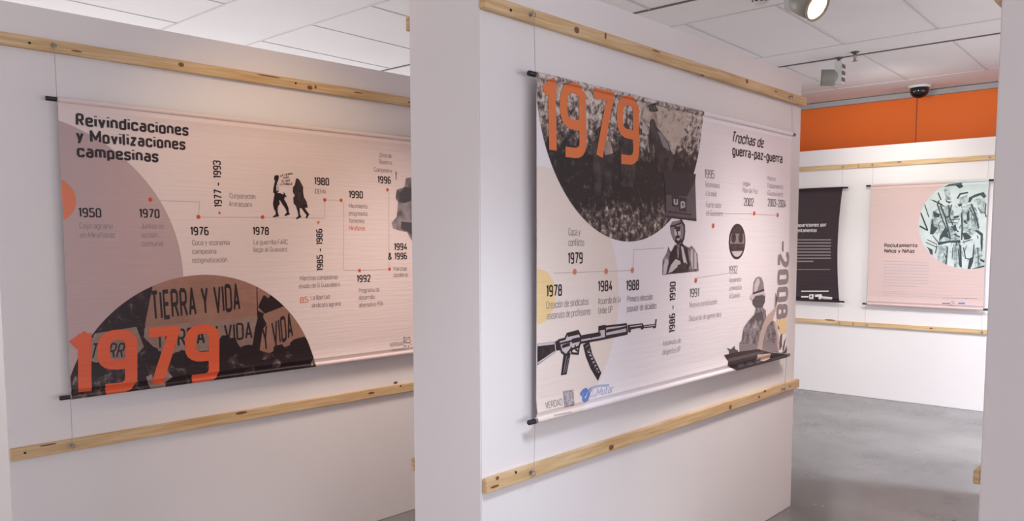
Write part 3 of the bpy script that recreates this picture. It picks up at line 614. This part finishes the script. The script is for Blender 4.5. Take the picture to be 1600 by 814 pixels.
b.build('long rose banner titled Reivindicaciones y Movilizaciones campesinas, hung on the left partition', ((.202, 2.20 if ulA+2.0 > 2.2 else ulA+1.98), ZT0+.022), ((.202, 2.20 if ulA+2.0 > 2.2 else ulA+1.98), ZL0+.022))

# --- banner on the middle partition
ulB = PB.hit(838.4, 116, .04)[0]; z0 = PB.hit(842, 661, .04)[1]; zt = PB.hit(838.4, 112, .04)[1]
b = Banner(PB, ulB, PB.hit(1236.5, 208, .04)[0]-ulB, z0, zt-z0, 'vinyl_b')
b.zoom(820, 340, 2.907)
cx, cy, cr = fit_circle([b.L(p) for p in ((410, 200), (425, 260), (415, 480), (400, 560), (340, 740))]); b.shape(ring(cx, cy, cr, 128), 'tint_b', 1)
cx, cy, cr = fit_circle([b.L(p) for p in ((62, 235), (115, 265), (135, 345), (62, 485))]); b.shape(ring(cx, cy, cr, 64), 'yellow', 2)
ym, g = .041, .0255
for t, p, q in (('1979', (193, 213), (260, 208)), ('1978', (95, 360), (166, 357)), ('1984', (330, 338), (394, 333)), ('1988', (458, 333), (516, 329))): b.text(t, p, q, ym, bold=bd)
for t, p, q in (('Coca y', (195, 85), (250, 78)), ('conflicto', (195, 132), (266, 126)), ('Creación de sindicatos', (95, 413), (287, 397)), ('asesinato de profesores', (97, 460), (296, 443)),
                ('Acuerdo de la', (330, 395), (432, 385)), ('Uribe UP', (332, 437), (395, 433)), ('Primera elección', (462, 383), (578, 375)), ('popular de alcaldes', (462, 428), (596, 413))): b.text(t, p, q, g, 'grey')
for p in ((224, 246), (367, 244), (486, 239)): b.dot(p, .0105, 'orange_a', 5)
b.line([(130, 252), (480, 240)], .0022, 'line', 3); b.line([(489, 230), (491, 146)], .0022, 'line', 3); b.line([(491, 146), (630, 138)], .0022, 'line', 3)
b.vtext('1986 - 1990', (680, 520), (680, 290), (653, 520), bold=bd)
# rifle drawing
b.poly([(55, 572), (132, 563), (137, 612), (55, 670)], 'ink', 4); b.poly([(55, 582), (124, 574), (127, 606), (55, 652)], 'dark2', 5); b.line([(58, 578), (128, 570)], .008, 'light', 6); b.line([(58, 660), (132, 610)], .006, 'light', 6)
b.poly([(135, 562), (152, 556), (158, 602), (140, 604)], 'ink', 5)
rec = [(150, 558), (180, 550), (190, 528), (240, 515), (252, 540), (335, 525), (335, 497), (362, 492), (365, 518), (460, 497), (462, 527), (340, 552), (250, 568), (245, 585), (205, 600), (185, 625), (165, 610)]
b.poly(rec, 'light', 4); b.line(rec+[rec[0]], .0085, 'ink', 5)
for l, wd in (([(160, 572), (250, 550), (335, 535)], .007), ([(195, 535), (240, 525)], .010), ([(252, 545), (340, 530)], .012), ([(340, 505), (362, 500)], .012), ([(170, 585), (200, 575)], .012), ([(215, 560), (250, 552)], .016), ([(370, 525), (458, 505)], .006), ([(300, 545), (300, 535)], .008), ([(420, 515), (420, 500)], .006)): b.line(l, wd, 'ink', 5)
b.poly([(362, 495), (458, 484), (463, 522), (365, 540)], 'light', 5); b.line([(362, 495), (458, 484), (463, 522), (365, 540), (362, 495)], .008, 'ink', 6); b.line([(372, 510), (455, 500)], .005, 'ink', 6)
b.poly([(464, 488), (532, 479), (540, 494), (535, 508), (526, 508), (522, 500), (480, 508), (478, 522), (468, 520)], 'ink', 5); b.line([(475, 495), (528, 488)], .004, 'light', 6)
b.line([(535, 496), (592, 489)], .012, 'ink', 5); b.line([(540, 495), (588, 489)], .004, 'light', 6); b.line([(590, 498), (594, 464)], .009, 'ink', 5); b.dot((585, 494), .008, 'ink', 5)
b.poly([(174, 622), (207, 612), (188, 712), (162, 716)], 'ink', 4); b.line([(187, 630), (174, 705)], .005, 'mid', 6); b.line([(196, 640), (182, 700)], .004, 'mid', 6)
b.line([(208, 590), (212, 616), (240, 618), (246, 575)], .008, 'ink', 5); b.line([(226, 580), (230, 600), (238, 605)], .007, 'ink', 5)
mag = [(262, 577), (290, 562), (305, 620), (346, 705), (331, 742), (297, 685), (275, 630)]
b.poly(mag, 'ink', 4)
for k in range(7):
    b.line([(274+k*8, 590+k*18), (286+k*7.5, 578+k*18)], .004, 'mid', 6); b.line([(283+k*8, 610+k*15), (293+k*7, 612+k*15)], .004, 'light', 7)
# logos
b.zoom(820, 560, 5.817)
b.text('VERDAD', (180, 455), (332, 425), .023, 'mid', italic=0)
rn = random.Random(4)
b.poly([(345, 295), (440, 280), (440, 430), (345, 448)], 'pale', 4)
for i in range(7):
    for j in range(7):
        if rn.random() < .55: b.poly([(348+i*13, 300+j*20.5-i*2), (358+i*13, 299+j*20.5-i*2), (358+i*13, 313+j*20.5-i*2), (348+i*13, 315+j*20.5-i*2)], 'mid', 5)
b.line([(245, 515), (400, 483)], .0045, 'pale', 4)
b.line([(505, 325), (525, 300), (550, 285), (560, 290), (545, 320), (525, 345), (520, 370), (535, 380), (555, 365), (572, 330), (585, 290), (600, 280)], .014, 'blue', 4)
b.line([(585, 295), (620, 262), (680, 248), (760, 243)], .008, 'paleblue', 4)
b.text('via', (583, 357), (637, 348), .014, 'paleblue', italic=.2); b.text('Mutar', (640, 342), (800, 306), .028, 'paleblue', italic=.3)
# round field photograph
b.zoom(820, 100, 2.713)
cx, cy, cr = fit_circle([b.L(p) for p in ((65, 300), (125, 450), (210, 600), (310, 700), (430, 757), (520, 745), (745, 250), (755, 225))])
ck = ring(cx, cy, cr, 160); K = ck
b.shape(ck, 'field', 2)
b.poly([(478, 165), (560, 178), (640, 195), (690, 205), (680, 235), (700, 250), (672, 275), (690, 300), (655, 318), (660, 350), (640, 345), (632, 385), (612, 360), (600, 330), (575, 305), (560, 262), (545, 290), (520, 262), (512, 300), (495, 290), (500, 250), (482, 235), (492, 205)], 'haze', 4, K)
b.poly([(285, 330), (300, 315), (330, 310), (375, 345), (372, 440), (355, 565), (330, 560), (328, 470), (318, 560), (295, 560), (285, 440)], 'fig', 5, K)
b.poly([(325, 312), (362, 330), (372, 378), (338, 388)], 'figlight', 6, K); b.dot((322, 300), .03, 'fig', 6)
b.poly([(405, 310), (425, 295), (450, 305), (468, 430), (455, 525), (435, 520), (432, 450), (425, 520), (410, 520), (402, 400)], 'fig', 5, K); b.dot((428, 280), .026, 'fig', 6)
b.poly([(528, 262), (552, 262), (578, 290), (605, 330), (628, 405), (622, 450), (600, 460), (560, 455), (552, 390), (543, 330), (540, 400), (528, 408), (524, 345)], 'fig', 5, K)
b.poly([(560, 285), (578, 292), (605, 340), (612, 370), (585, 350)], 'mid', 6, K)
b.poly([(524, 248), (530, 215), (545, 205), (556, 215), (560, 243), (566, 250), (518, 254)], 'figlight', 6, K); b.dot((541, 258), .022, 'fig', 6)
b.poly([(515, 175), (550, 165), (560, 200), (540, 205), (522, 200)], 'fig', 5, K)
b.text('1979', (72, 387), (482, 436), m='big_b', bold=.014, top=(66, 46), layer=9, res=8)
# flag and portrait
b.zoom(1020, 270, 4.79)
b.poly([(95, 140), (250, 175), (313, 50), (322, 362), (95, 335)], 'flag2', 5); b.poly([(70, -20), (318, 10), (312, 62), (250, 178), (92, 165)], 'flag1', 6)
b.poly([(95, 318), (322, 345), (322, 362), (95, 335)], 'flag1', 6); b.line([(110, 292), (285, 314)], .006, 'flag1', 6)
b.poly([(138, 160), (190, 168), (190, 257), (138, 250)], 'flag1', 7); b.poly([(192, 182), (246, 190), (246, 293), (192, 285)], 'flag1', 7)
b.text('u', (150, 240), (182, 243), m='pale', bold=.03, top=(150, 172), layer=8); b.text('p', (202, 262), (236, 265), m='pale', bold=.03, top=(202, 192), layer=8)
b.poly([(68, 765), (70, 652), (100, 600), (112, 552), (128, 590), (200, 530), (268, 560), (285, 545), (305, 565), (330, 610), (340, 735)], 'camo', 4)
b.poly([(125, 400), (140, 366), (205, 352), (230, 395), (232, 440), (226, 490), (210, 525), (185, 528), (150, 500), (130, 450)], 'mid', 5)
b.line([(205, 352), (230, 395), (232, 440), (226, 490), (210, 525)], .012, 'ink', 6)
b.poly([(158, 405), (180, 392), (198, 402), (203, 450), (195, 500), (182, 518), (165, 505), (156, 455)], 'light', 6)
for l, wd in (([(160, 412), (196, 410)], .012), ([(170, 432), (196, 428)], .009), ([(178, 440), (180, 465)], .008), ([(166, 482), (192, 478)], .012), ([(130, 400), (160, 395), (205, 375)], .008), ([(165, 505), (185, 525), (205, 505)], .014)): b.line(l, wd, 'ink', 7)
b.poly([(105, 755), (122, 612), (160, 540), (215, 525), (255, 570), (272, 690), (252, 745)], 'dark', 5)
b.poly([(130, 690), (165, 645), (200, 660), (205, 690), (165, 715), (140, 740), (110, 750)], 'light', 6); b.poly([(205, 548), (222, 556), (252, 680), (232, 695), (218, 640)], 'light', 6)
b.poly([(172, 540), (195, 535), (188, 640), (180, 640)], 'camo', 6); b.poly([(180, 690), (245, 670), (250, 740), (175, 750)], 'dark2', 6); b.poly([(75, 690), (95, 640), (110, 660), (95, 755), (72, 760)], 'light', 5); b.poly([(285, 570), (320, 600), (325, 720), (290, 720), (275, 640)], 'light', 5); b.line([(300, 580), (300, 715)], .012, 'mid', 6)
# right-hand half
b.zoom(1000, 180, 3.131)
b.text('Trochas de', (452, 137), (605, 158), .050, bold=.012, italic=.25, res=5); b.text('guerra-paz-guerra', (450, 203), (695, 232), .048, bold=.02, res=5)
for t, p, q in (('1995', (313, 308), (362, 310)), ('2002', (505, 443), (553, 445)), ('2003-2004', (622, 447), (710, 450))): b.text(t, p, q, .037, 'ink' if t != '1995' else 'mid', bold=.0)
for t, p, q in (('Retenciones', (318, 353), (387, 356)), ('a la salud', (318, 395), (372, 397)), ('Fuerte sobre', (320, 450), (395, 454)), ('el Guaviare', (322, 491), (402, 494)), ('según', (500, 345), (537, 347)), ('Plan de Paz', (500, 380), (573, 384)),
                ('Nuevo', (622, 320), (660, 321)), ('Poblamiento', (622, 358), (697, 360)), ('Guaviare', (622, 394), (697, 396))): b.text(t, p, q, .024, 'pale')
for p in ((355, 541), (556, 480), (671, 488)): b.dot(p, .0105, 'red', 5)
b.line([(320, 480), (556, 482)], .002, 'line', 3); b.line([(556, 484), (671, 490)], .002, 'line', 3)
x, z = b.L((473, 618)); rs = abs(b.L((473, 531))[1] - b.L((473, 705))[1])/2
b.shape(ring(x, z, rs, 64), 'ink', 4); sk = ring(x, z, rs*.86, 64); b.shape(sk, 'mid', 5)
b.shape([(x-rs, z-rs*.55), (x+rs, z-rs*.55), (x+rs, z-rs), (x-rs, z-rs)], 'light', 6, sk)
b.shape([(x-rs*.8, z-rs*.52), (x+rs*.8, z-rs*.52), (x+rs*.8, z-rs*.12), (x-rs*.8, z-rs*.12)], 'dark2', 6, sk)
for sx in (-.45, .4): b.shape(ring(x+sx*rs, z+rs*.2, rs*.28, 20), 'dark2', 6, sk)
b.shape([(x-rs, z+rs*.45), (x+rs, z+rs*.45), (x+rs, z+rs), (x-rs, z+rs)], 'dark2', 6, sk)
b.zoom(1020, 380, 3.392)
b.dot((225, 197), .0105, 'red', 5)
b.text('1992', (400, 163), (445, 160), .037, 'mid'); b.text('1991', (192, 287), (242, 283), .037, 'ink')
for t, p, q in (('Asesinato de', (50, 543), (147, 530)), ('dirigentes UP', (50, 590), (145, 577)), ('Nueva constitución', (192, 338), (338, 325)), ('Discurso de generales', (190, 412), (360, 391)), ('Asesinato', (402, 208), (466, 203)), ('amnistía', (402, 250), (468, 246)), ('al Guaviare', (402, 291), (460, 287))): b.text(t, p, q, .024, 'pale')
b.line([(230, 185), (400, 158)], .002, 'line', 3)
b.poly([(690, 2), (690, 38), (682, 38), (682, 2)], 'mid', 4); b.line([(687, -5), (687, 38)], .018, 'mid', 4)
b.vtext('2008', (660, 48), (660, 405), (722, 48), 'mid', 4, bold=.03, res=6)
# man in a hat in a boat
b.zoom(1130, 420, 4.79)
b.poly([(395, 380), (470, 368), (470, 480), (430, 490), (405, 440)], 'yellow', 3)
b.poly([(120, 625), (120, 552), (134, 540), (150, 440), (185, 390), (230, 340), (240, 290), (290, 285), (316, 310), (320, 370), (300, 420), (265, 530), (260, 620)], 'camo', 4)
b.poly([(280, 625), (310, 480), (335, 400), (370, 385), (395, 460), (412, 560), (405, 625)], 'camo', 4); b.poly([(245, 330), (290, 320), (300, 370), (255, 400), (235, 370)], 'map2', 5)
b.poly([(120, 560), (180, 560), (260, 560), (255, 620), (120, 625)], 'mid', 5); b.poly([(300, 540), (400, 560), (405, 620), (285, 620)], 'mid', 5)
b.poly([(248, 610), (270, 500), (292, 420), (325, 350), (378, 300), (385, 215), (392, 205), (398, 240), (392, 300), (370, 380), (330, 425), (300, 510), (288, 610)], 'tan', 6)
b.poly([(370, 385), (390, 400), (412, 500), (425, 605), (402, 612), (396, 500)], 'tan', 6)
b.poly([(215, 205), (310, 195), (308, 250), (290, 290), (240, 292), (216, 262)], 'map2', 5)
b.poly([(218, 190), (222, 105), (240, 68), (262, 58), (282, 66), (297, 105), (303, 165)], 'mid', 5); b.poly([(228, 120), (245, 78), (262, 68), (270, 100), (250, 160), (228, 175)], 'light', 6)
b.poly([(216, 182), (300, 148), (304, 168), (218, 200)], 'ink', 6); b.poly([(193, 222), (203, 192), (222, 190), (302, 166), (315, 205), (280, 192), (235, 205), (215, 235)], 'light', 7)
for q in ([(388, 175), (398, 215), (405, 205), (398, 255), (386, 290)], [(408, 420), (420, 450), (408, 450)], [(425, 500), (440, 480), (436, 580), (412, 612)], [(470, 512), (455, 580), (440, 620), (436, 600), (455, 540)], [(472, 565), (470, 632), (438, 632)]): b.poly(q, 'map2', 6)
b.poly([(22, 590), (55, 603), (82, 575), (85, 600), (108, 610), (110, 635), (40, 640), (42, 612)], 'map2', 6)
b.poly([(5, 645), (105, 622), (260, 600), (340, 625), (497, 640), (498, 662), (380, 690), (240, 720), (95, 765), (22, 722), (32, 690)], 'dark', 7)
b.poly([(30, 672), (250, 622), (310, 618), (252, 645), (34, 695)], 'map2', 8); b.poly([(250, 640), (345, 632), (345, 668), (290, 690), (240, 680)], 'tan', 8)
for k, x_ in enumerate((100, 165, 228)): b.poly([(x_, 712-k*14), (x_+46, 700-k*14), (x_+46, 722-k*14), (x_+6, 737-k*14)], 'map2', 9)
hb1 = min(PB.hit(1236.5, 208, .04)[0]-.0, 2.20)
b.build('long lilac banner titled Trochas de guerra-paz-guerra, hung on the middle partition', ((.214, 2.20), ZT0+.022), ((.214, 2.20), ZL0+.022))

# --- pink banner on the back partition
uc = PC.hit(1361, 289, .04)[0]; zb = PC.hit(1357, 476.5, .04)[1]; ztc = PC.hit(1361, 288.5, .04)[1]
b = Banner(PC, uc, PC.hit(1545.5, 281, .04)[0]-uc, zb, ztc-zb, 'vinyl_c'); b.inset = .006
b.zoom(1230, 240, 2.7135)
b.text('Reclutamiento', (412, 397), (552, 397), .036, bold=.016); b.text('Niños y Niñas', (412, 420), (540, 422), .036, bold=.016)
rn = random.Random(11)
for k in range(9): b.bars(410, 600 if k < 8 else 550, 456+k*13, .006, 'pale', 3, rn, .025)
for k in range(3): b.bars(408, 500 if k == 0 else 640, 583+k*9, .003, 'pale', 3, rn, .03)
b.bars(660, 805, 611, .004, 'mid', 3, rn, .03); b.bars(660, 690, 635, .012, 'mid', 3, rn); b.bars(728, 752, 635, .014, 'blue', 3, rn); b.bars(755, 800, 642, .006, 'paleblue', 3, rn)
for i in range(5):
    for j in range(5):
        if rn.random() < .6: b.poly([(693+i*4.4, 625+j*4.6), (696.5+i*4.4, 625+j*4.6), (696.5+i*4.4, 628.5+j*4.6), (693+i*4.4, 628.5+j*4.6)], 'mid', 4)
b.zoom(1420, 270, 4.786)
cx, cy, cr = fit_circle([b.L(p) for p in ((75, 380), (110, 240), (200, 140), (300, 75), (130, 560), (250, 670), (440, 728), (560, 700))])
K = ring(cx, cy, cr, 128); b.shape(K, 'cyan', 2)
for q in ([(180, 290), (240, 250), (300, 240), (335, 290), (345, 420), (385, 503), (300, 512), (222, 525), (235, 450), (165, 455), (160, 380)], [(215, 545), (290, 545), (275, 695), (215, 650)], [(330, 530), (385, 530), (390, 705), (340, 705)],
          [(395, 255), (470, 230), (520, 310), (530, 425), (470, 480), (400, 445)], [(500, 190), (575, 200), (582, 300), (540, 310)], [(480, 560), (560, 560), (570, 690), (500, 715)], [(262, 125), (300, 105), (320, 205), (280, 200)], [(370, 190), (440, 165), (440, 235), (380, 235)]): b.poly(q, 'teal_soft', 3, K)
for q in ([(262, 108), (300, 85), (395, 73), (407, 105), (380, 118), (350, 95), (300, 100)], [(443, 222), (450, 185), (500, 160), (562, 143), (583, 175), (565, 192), (540, 168), (480, 188), (462, 220)],
          [(155, 198), (190, 205), (245, 230), (280, 262), (240, 242), (190, 216)], [(182, 285), (238, 312), (225, 335), (185, 328)], [(165, 395), (180, 338), (188, 400), (220, 412), (182, 462), (158, 458)],
          [(215, 520), (300, 508), (385, 503), (388, 525), (300, 522), (222, 542)], [(235, 470), (272, 408), (288, 440), (306, 492), (262, 478), (225, 512)], [(400, 450), (432, 448), (472, 482), (452, 497), (416, 502)],
          [(433, 305), (452, 275), (456, 352), (438, 368)], [(478, 716), (572, 690), (574, 706), (488, 723)], [(455, 640), (488, 625), (482, 670), (460, 722), (440, 720)], [(130, 550), (178, 575), (180, 615), (160, 605), (150, 575)],
          [(490, 430), (520, 428), (560, 455), (558, 560), (548, 600), (540, 520), (542, 470), (510, 445)], [(365, 235), (395, 230), (400, 245), (375, 255)], [(270, 190), (290, 212), (325, 215), (300, 230), (278, 215)], [(335, 325), (375, 318), (378, 332), (340, 345)],
          [(410, 355), (425, 352), (440, 385), (415, 375)], [(325, 405), (350, 380), (362, 430), (340, 440)], [(535, 640), (575, 655), (570, 672), (540, 660)]): b.poly(q, 'teal_ink', 4, K)
for l, wd in (([(238, 245), (272, 330), (312, 492)], .012), ([(215, 240), (245, 330), (290, 440)], .009), ([(300, 245), (305, 330), (275, 330)], .012), ([(320, 240), (300, 320), (330, 390)], .010), ([(365, 190), (385, 158), (440, 148)], .014), ([(385, 545), (390, 700)], .016),
              ([(90, 300), (140, 425)], .012), ([(85, 400), (140, 430)], .014), ([(120, 240), (150, 330)], .008), ([(130, 520), (205, 555)], .007), ([(140, 500), (210, 535)], .007), ([(180, 470), (220, 520)], .007), ([(470, 235), (505, 330), (525, 410)], .013), ([(455, 260), (495, 340), (500, 380)], .008),
              ([(395, 300), (400, 420), (395, 500)], .012), ([(330, 350), (380, 345)], .008), ([(320, 400), (370, 440)], .010), ([(300, 370), (360, 375)], .008), ([(340, 460), (380, 480)], .012), ([(210, 545), (200, 600)], .008), ([(290, 555), (280, 690)], .010), ([(330, 560), (325, 640)], .006),
              ([(370, 570), (380, 690)], .007), ([(410, 560), (425, 640), (480, 650)], .009), ([(490, 540), (480, 640)], .009), ([(520, 560), (525, 680)], .007), ([(580, 230), (575, 300), (585, 330)], .009), ([(520, 260), (545, 300)], .006), ([(405, 520), (470, 500)], .008), ([(220, 150), (240, 200)], .010), ([(225, 210), (215, 240)], .012)):
    b.line(l, wd, 'teal_ink', 4, K)
for k in range(60):
    x, y = rn.uniform(190, 575), rn.uniform(190, 690); a = rn.uniform(.8, 2.3); d = rn.uniform(10, 45); b.line([(x, y), (x+d*math.cos(a), y+d*math.sin(a))], rn.uniform(.003, .008), rn.choice(['teal_mid', 'teal_mid', 'teal_ink']), 3, K)
hx0, hx1 = PC.hit(1363.5, 257, .02)[0], JU+1.02
b.build('square pink banner titled Reclutamiento with a round pale teal photo, on the back partition', ((uc+.012, min(hx1, uc+b.W-.01)), CU0+.02), ((uc-.012, min(hx1, uc+b.W-.01)), CL0+.02))

# --- dark banner on the back partition
ur = PC.hit(1317.8, 293, .04)[0]; zb = PC.hit(1311.8, 473, .04)[1]; ztc = PC.hit(1317.8, 291.5, .04)[1]; Wd = .905
b = Banner(PC, ur-Wd, Wd, zb, ztc-zb, 'vinyl_d'); b.inset = .035
b.zoom(1240, 280, 3.876)
b.text('Desapariciones por', (-17, 288), (200, 288), .036, 'white', bold=.018); b.text('enfrentamientos', (-17, 321), (140, 321), .036, 'white', bold=.018)
rn = random.Random(12)
for k in range(8): b.bars(-17, 232 if k < 7 else 118, 367+k*18.6, .011, 'dimwhite', 3, rn)
b.bars(-17, 225, 547, .006, 'grey', 3, rn); b.bars(48, 212, 678, .010, 'white', 3, rn); b.bars(50, 88, 712, .016, 'white', 3, rn)
b.poly([(95, 698), (122, 696), (122, 726), (95, 726)], 'white', 3); b.poly([(102, 704), (112, 704), (112, 714), (102, 714)], 'vinyl_d', 4)
b.line([(135, 706), (165, 703), (158, 722), (172, 712)], .022, 'white', 3); b.bars(172, 236, 712, .010, 'white', 3, rn, .1); b.bars(178, 234, 722, .010, 'white', 3, rn, .05)
b.build('dark aubergine banner with white text, half hidden left of the pink banner', ((ur-Wd+.02, ur-.012), CU0+.02), ((ur-Wd+.02, ur-.012), CL0+.02))

# ------------------------------------------------------------------ ceiling fittings
def world(x, y, z):
    ray = FW + RT*((x-PX)/F) - UP*((y-PY)/F); return Vector((0, 0, EYE)) + ray*((z-EYE)/ray.z)
def lamp(track, head_c, aim, label, lit, hr, hl, box_at):
    root = bpy.data.objects.new('track_spotlight', None); C.objects.link(root); root.location = track; tag(root, label, 'spotlight')
    def add(name, bm_, mats):
        o = link(name, bm_, mats); o.parent = root; o.location = (-track.x, -track.y, -track.z); return o
    a = Vector(aim).normalized(); c = Vector(head_c)
    q = bmesh.new(); lathe(q, (track.x, track.y, ZC), (0, 0, -1), [(0, .03), (.008, .03), (.012, .012), (.05, .012)], 20); add('track_adapter', q, 'lampdark')
    q = bmesh.new(); bx = Vector(box_at); box(q, (bx.x-.026, bx.y-.045, bx.z-.085), (bx.x+.026, bx.y+.045, bx.z+.085), .005)
    d = add('driver_box', q, 'lampwhite')
    q = bmesh.new()
    for k in range(3): box(q, (bx.x+.026, bx.y-.036, bx.z-.07+k*.05), (bx.x+.0285, bx.y+.036, bx.z-.04+k*.05), .001)
    o = link('vent_panel', q, 'lampdark', d)
    q = bmesh.new(); tube(q, (track.x, track.y, ZC-.045), bx + Vector((0, 0, .08)), .009, 10); add('arm', q, 'lampbody')
    q = bmesh.new(); tube(q, bx, c - a*hl*.2, .014, 10); add('bracket', q, 'lampbody')
    q = bmesh.new(); lathe(q, c, a, [(-hl*.5, hr*.55), (-hl*.47, hr*.8), (-hl*.3, hr*.97), (-hl*.1, hr), (hl*.5, hr), (hl*.5, hr*.93), (hl*.36, hr*.86)], 36); h = add('lamp_head', q, 'lampbody')
    q = bmesh.new(); lathe(q, c, a, [(hl*.5-.006, hr*1.01), (hl*.5-.006, hr*1.05), (hl*.5+.003, hr*1.05), (hl*.5+.003, hr*.95), (hl*.5-.006, hr*.95)], 36); link('rim', q, 'brass' if lit else 'lampwhite', h)
    q = bmesh.new(); lathe(q, c, a, [(hl*.38, hr*.9), (hl*.46, hr*.92)], 36); link('lens', q, 'lens' if lit else 'reflector', h)
    return root
c1 = world(1268, 6, 2.70)
lamp(Vector((c1.x-.14, 4.25, ZC)), c1 + Vector((-.03, .02, .02)), (.80, -.22, -.5), 'lit round spotlight under the ceiling, cut by the top edge of the photo', True, .076, .15, (c1.x-.13, c1.y+.06, 2.79))
t2 = world(1311, 90, ZC); t2.y = 6.35
c2 = world(1291, 121, 2.70)
lamp(Vector((t2.x, 6.35, ZC)), (c2.x+.005, 6.33, 2.705), (-.86, -.30, .06), 'unlit grey cylinder spotlight on a white driver box near the sprinkler', False, .062, .13, (t2.x+.01, 6.35, 2.735))
p = world(1336, 81, ZC); q = bmesh.new()
root = bpy.data.objects.new('sprinkler', None); C.objects.link(root); root.location = p; tag(root, 'small dark sprinkler head in the ceiling, just right of the unlit spotlight', 'sprinkler')
lathe(q, (0, 0, 0), (0, 0, -1), [(0, .032), (.004, .030), (.012, .020), (.014, .012)], 24); link('escutcheon', q, 'lampdark', root)
q = bmesh.new(); lathe(q, (0, 0, -.012), (0, 0, -1), [(0, .011), (.03, .011), (.034, .007), (.05, .007)], 16)
for sx in (-1, 1): tube(q, (sx*.011, 0, -.035), (sx*.004, 0, -.068), .003, 8)
link('body', q, 'steel', root)
q = bmesh.new(); lathe(q, (0, 0, -.066), (0, 0, -1), [(0, .020), (.003, .020)], 20); link('deflector', q, 'steel', root)
p = world(1437, 134, ZC); p.y = min(p.y, 8.12)
root = bpy.data.objects.new('dome_camera', None); C.objects.link(root); root.location = p; tag(root, 'black dome security camera on the ceiling before the orange wall', 'security camera')
q = bmesh.new(); lathe(q, (0, 0, 0), (0, 0, -1), [(0, .094), (.016, .094), (.022, .086)], 36); link('mounting_ring', q, 'plastic', root)
q = bmesh.new(); lathe(q, (0, 0, -.020), (0, 0, -1), [(0, .078)] + [(.025 + .068*math.sin(t), .078*math.cos(t)) for t in [i*math.pi/2/10 for i in range(11)]], 36); link('dome', q, 'dome', root)
p = world(1187, 3, ZC-.03)
root = bpy.data.objects.new('smoke_detector', None); C.objects.link(root); root.location = (p.x, p.y, ZC); tag(root, 'round slotted smoke detector on the ceiling, left of the lit spotlight', 'smoke detector')
q = bmesh.new(); lathe(q, (0, 0, 0), (0, 0, -1), [(0, .055), (.016, .055), (.02, .05)], 32); lathe(q, (0, 0, -.036), (0, 0, -1), [(0, .046), (.004, .044), (.010, .025)], 32); link('housing', q, 'plastic', root)
q = bmesh.new(); lathe(q, (0, 0, -.02), (0, 0, -1), [(0, .043), (.016, .040)], 32); o = link('sensor_vent', q, 'lampdark', root)
for k in range(10):
    q = bmesh.new(); a = k*2*math.pi/10; tube(q, (.045*math.cos(a), .045*math.sin(a), -.018), (.043*math.cos(a), .043*math.sin(a), -.038), .005, 6); link('slat', q, 'plastic', o)
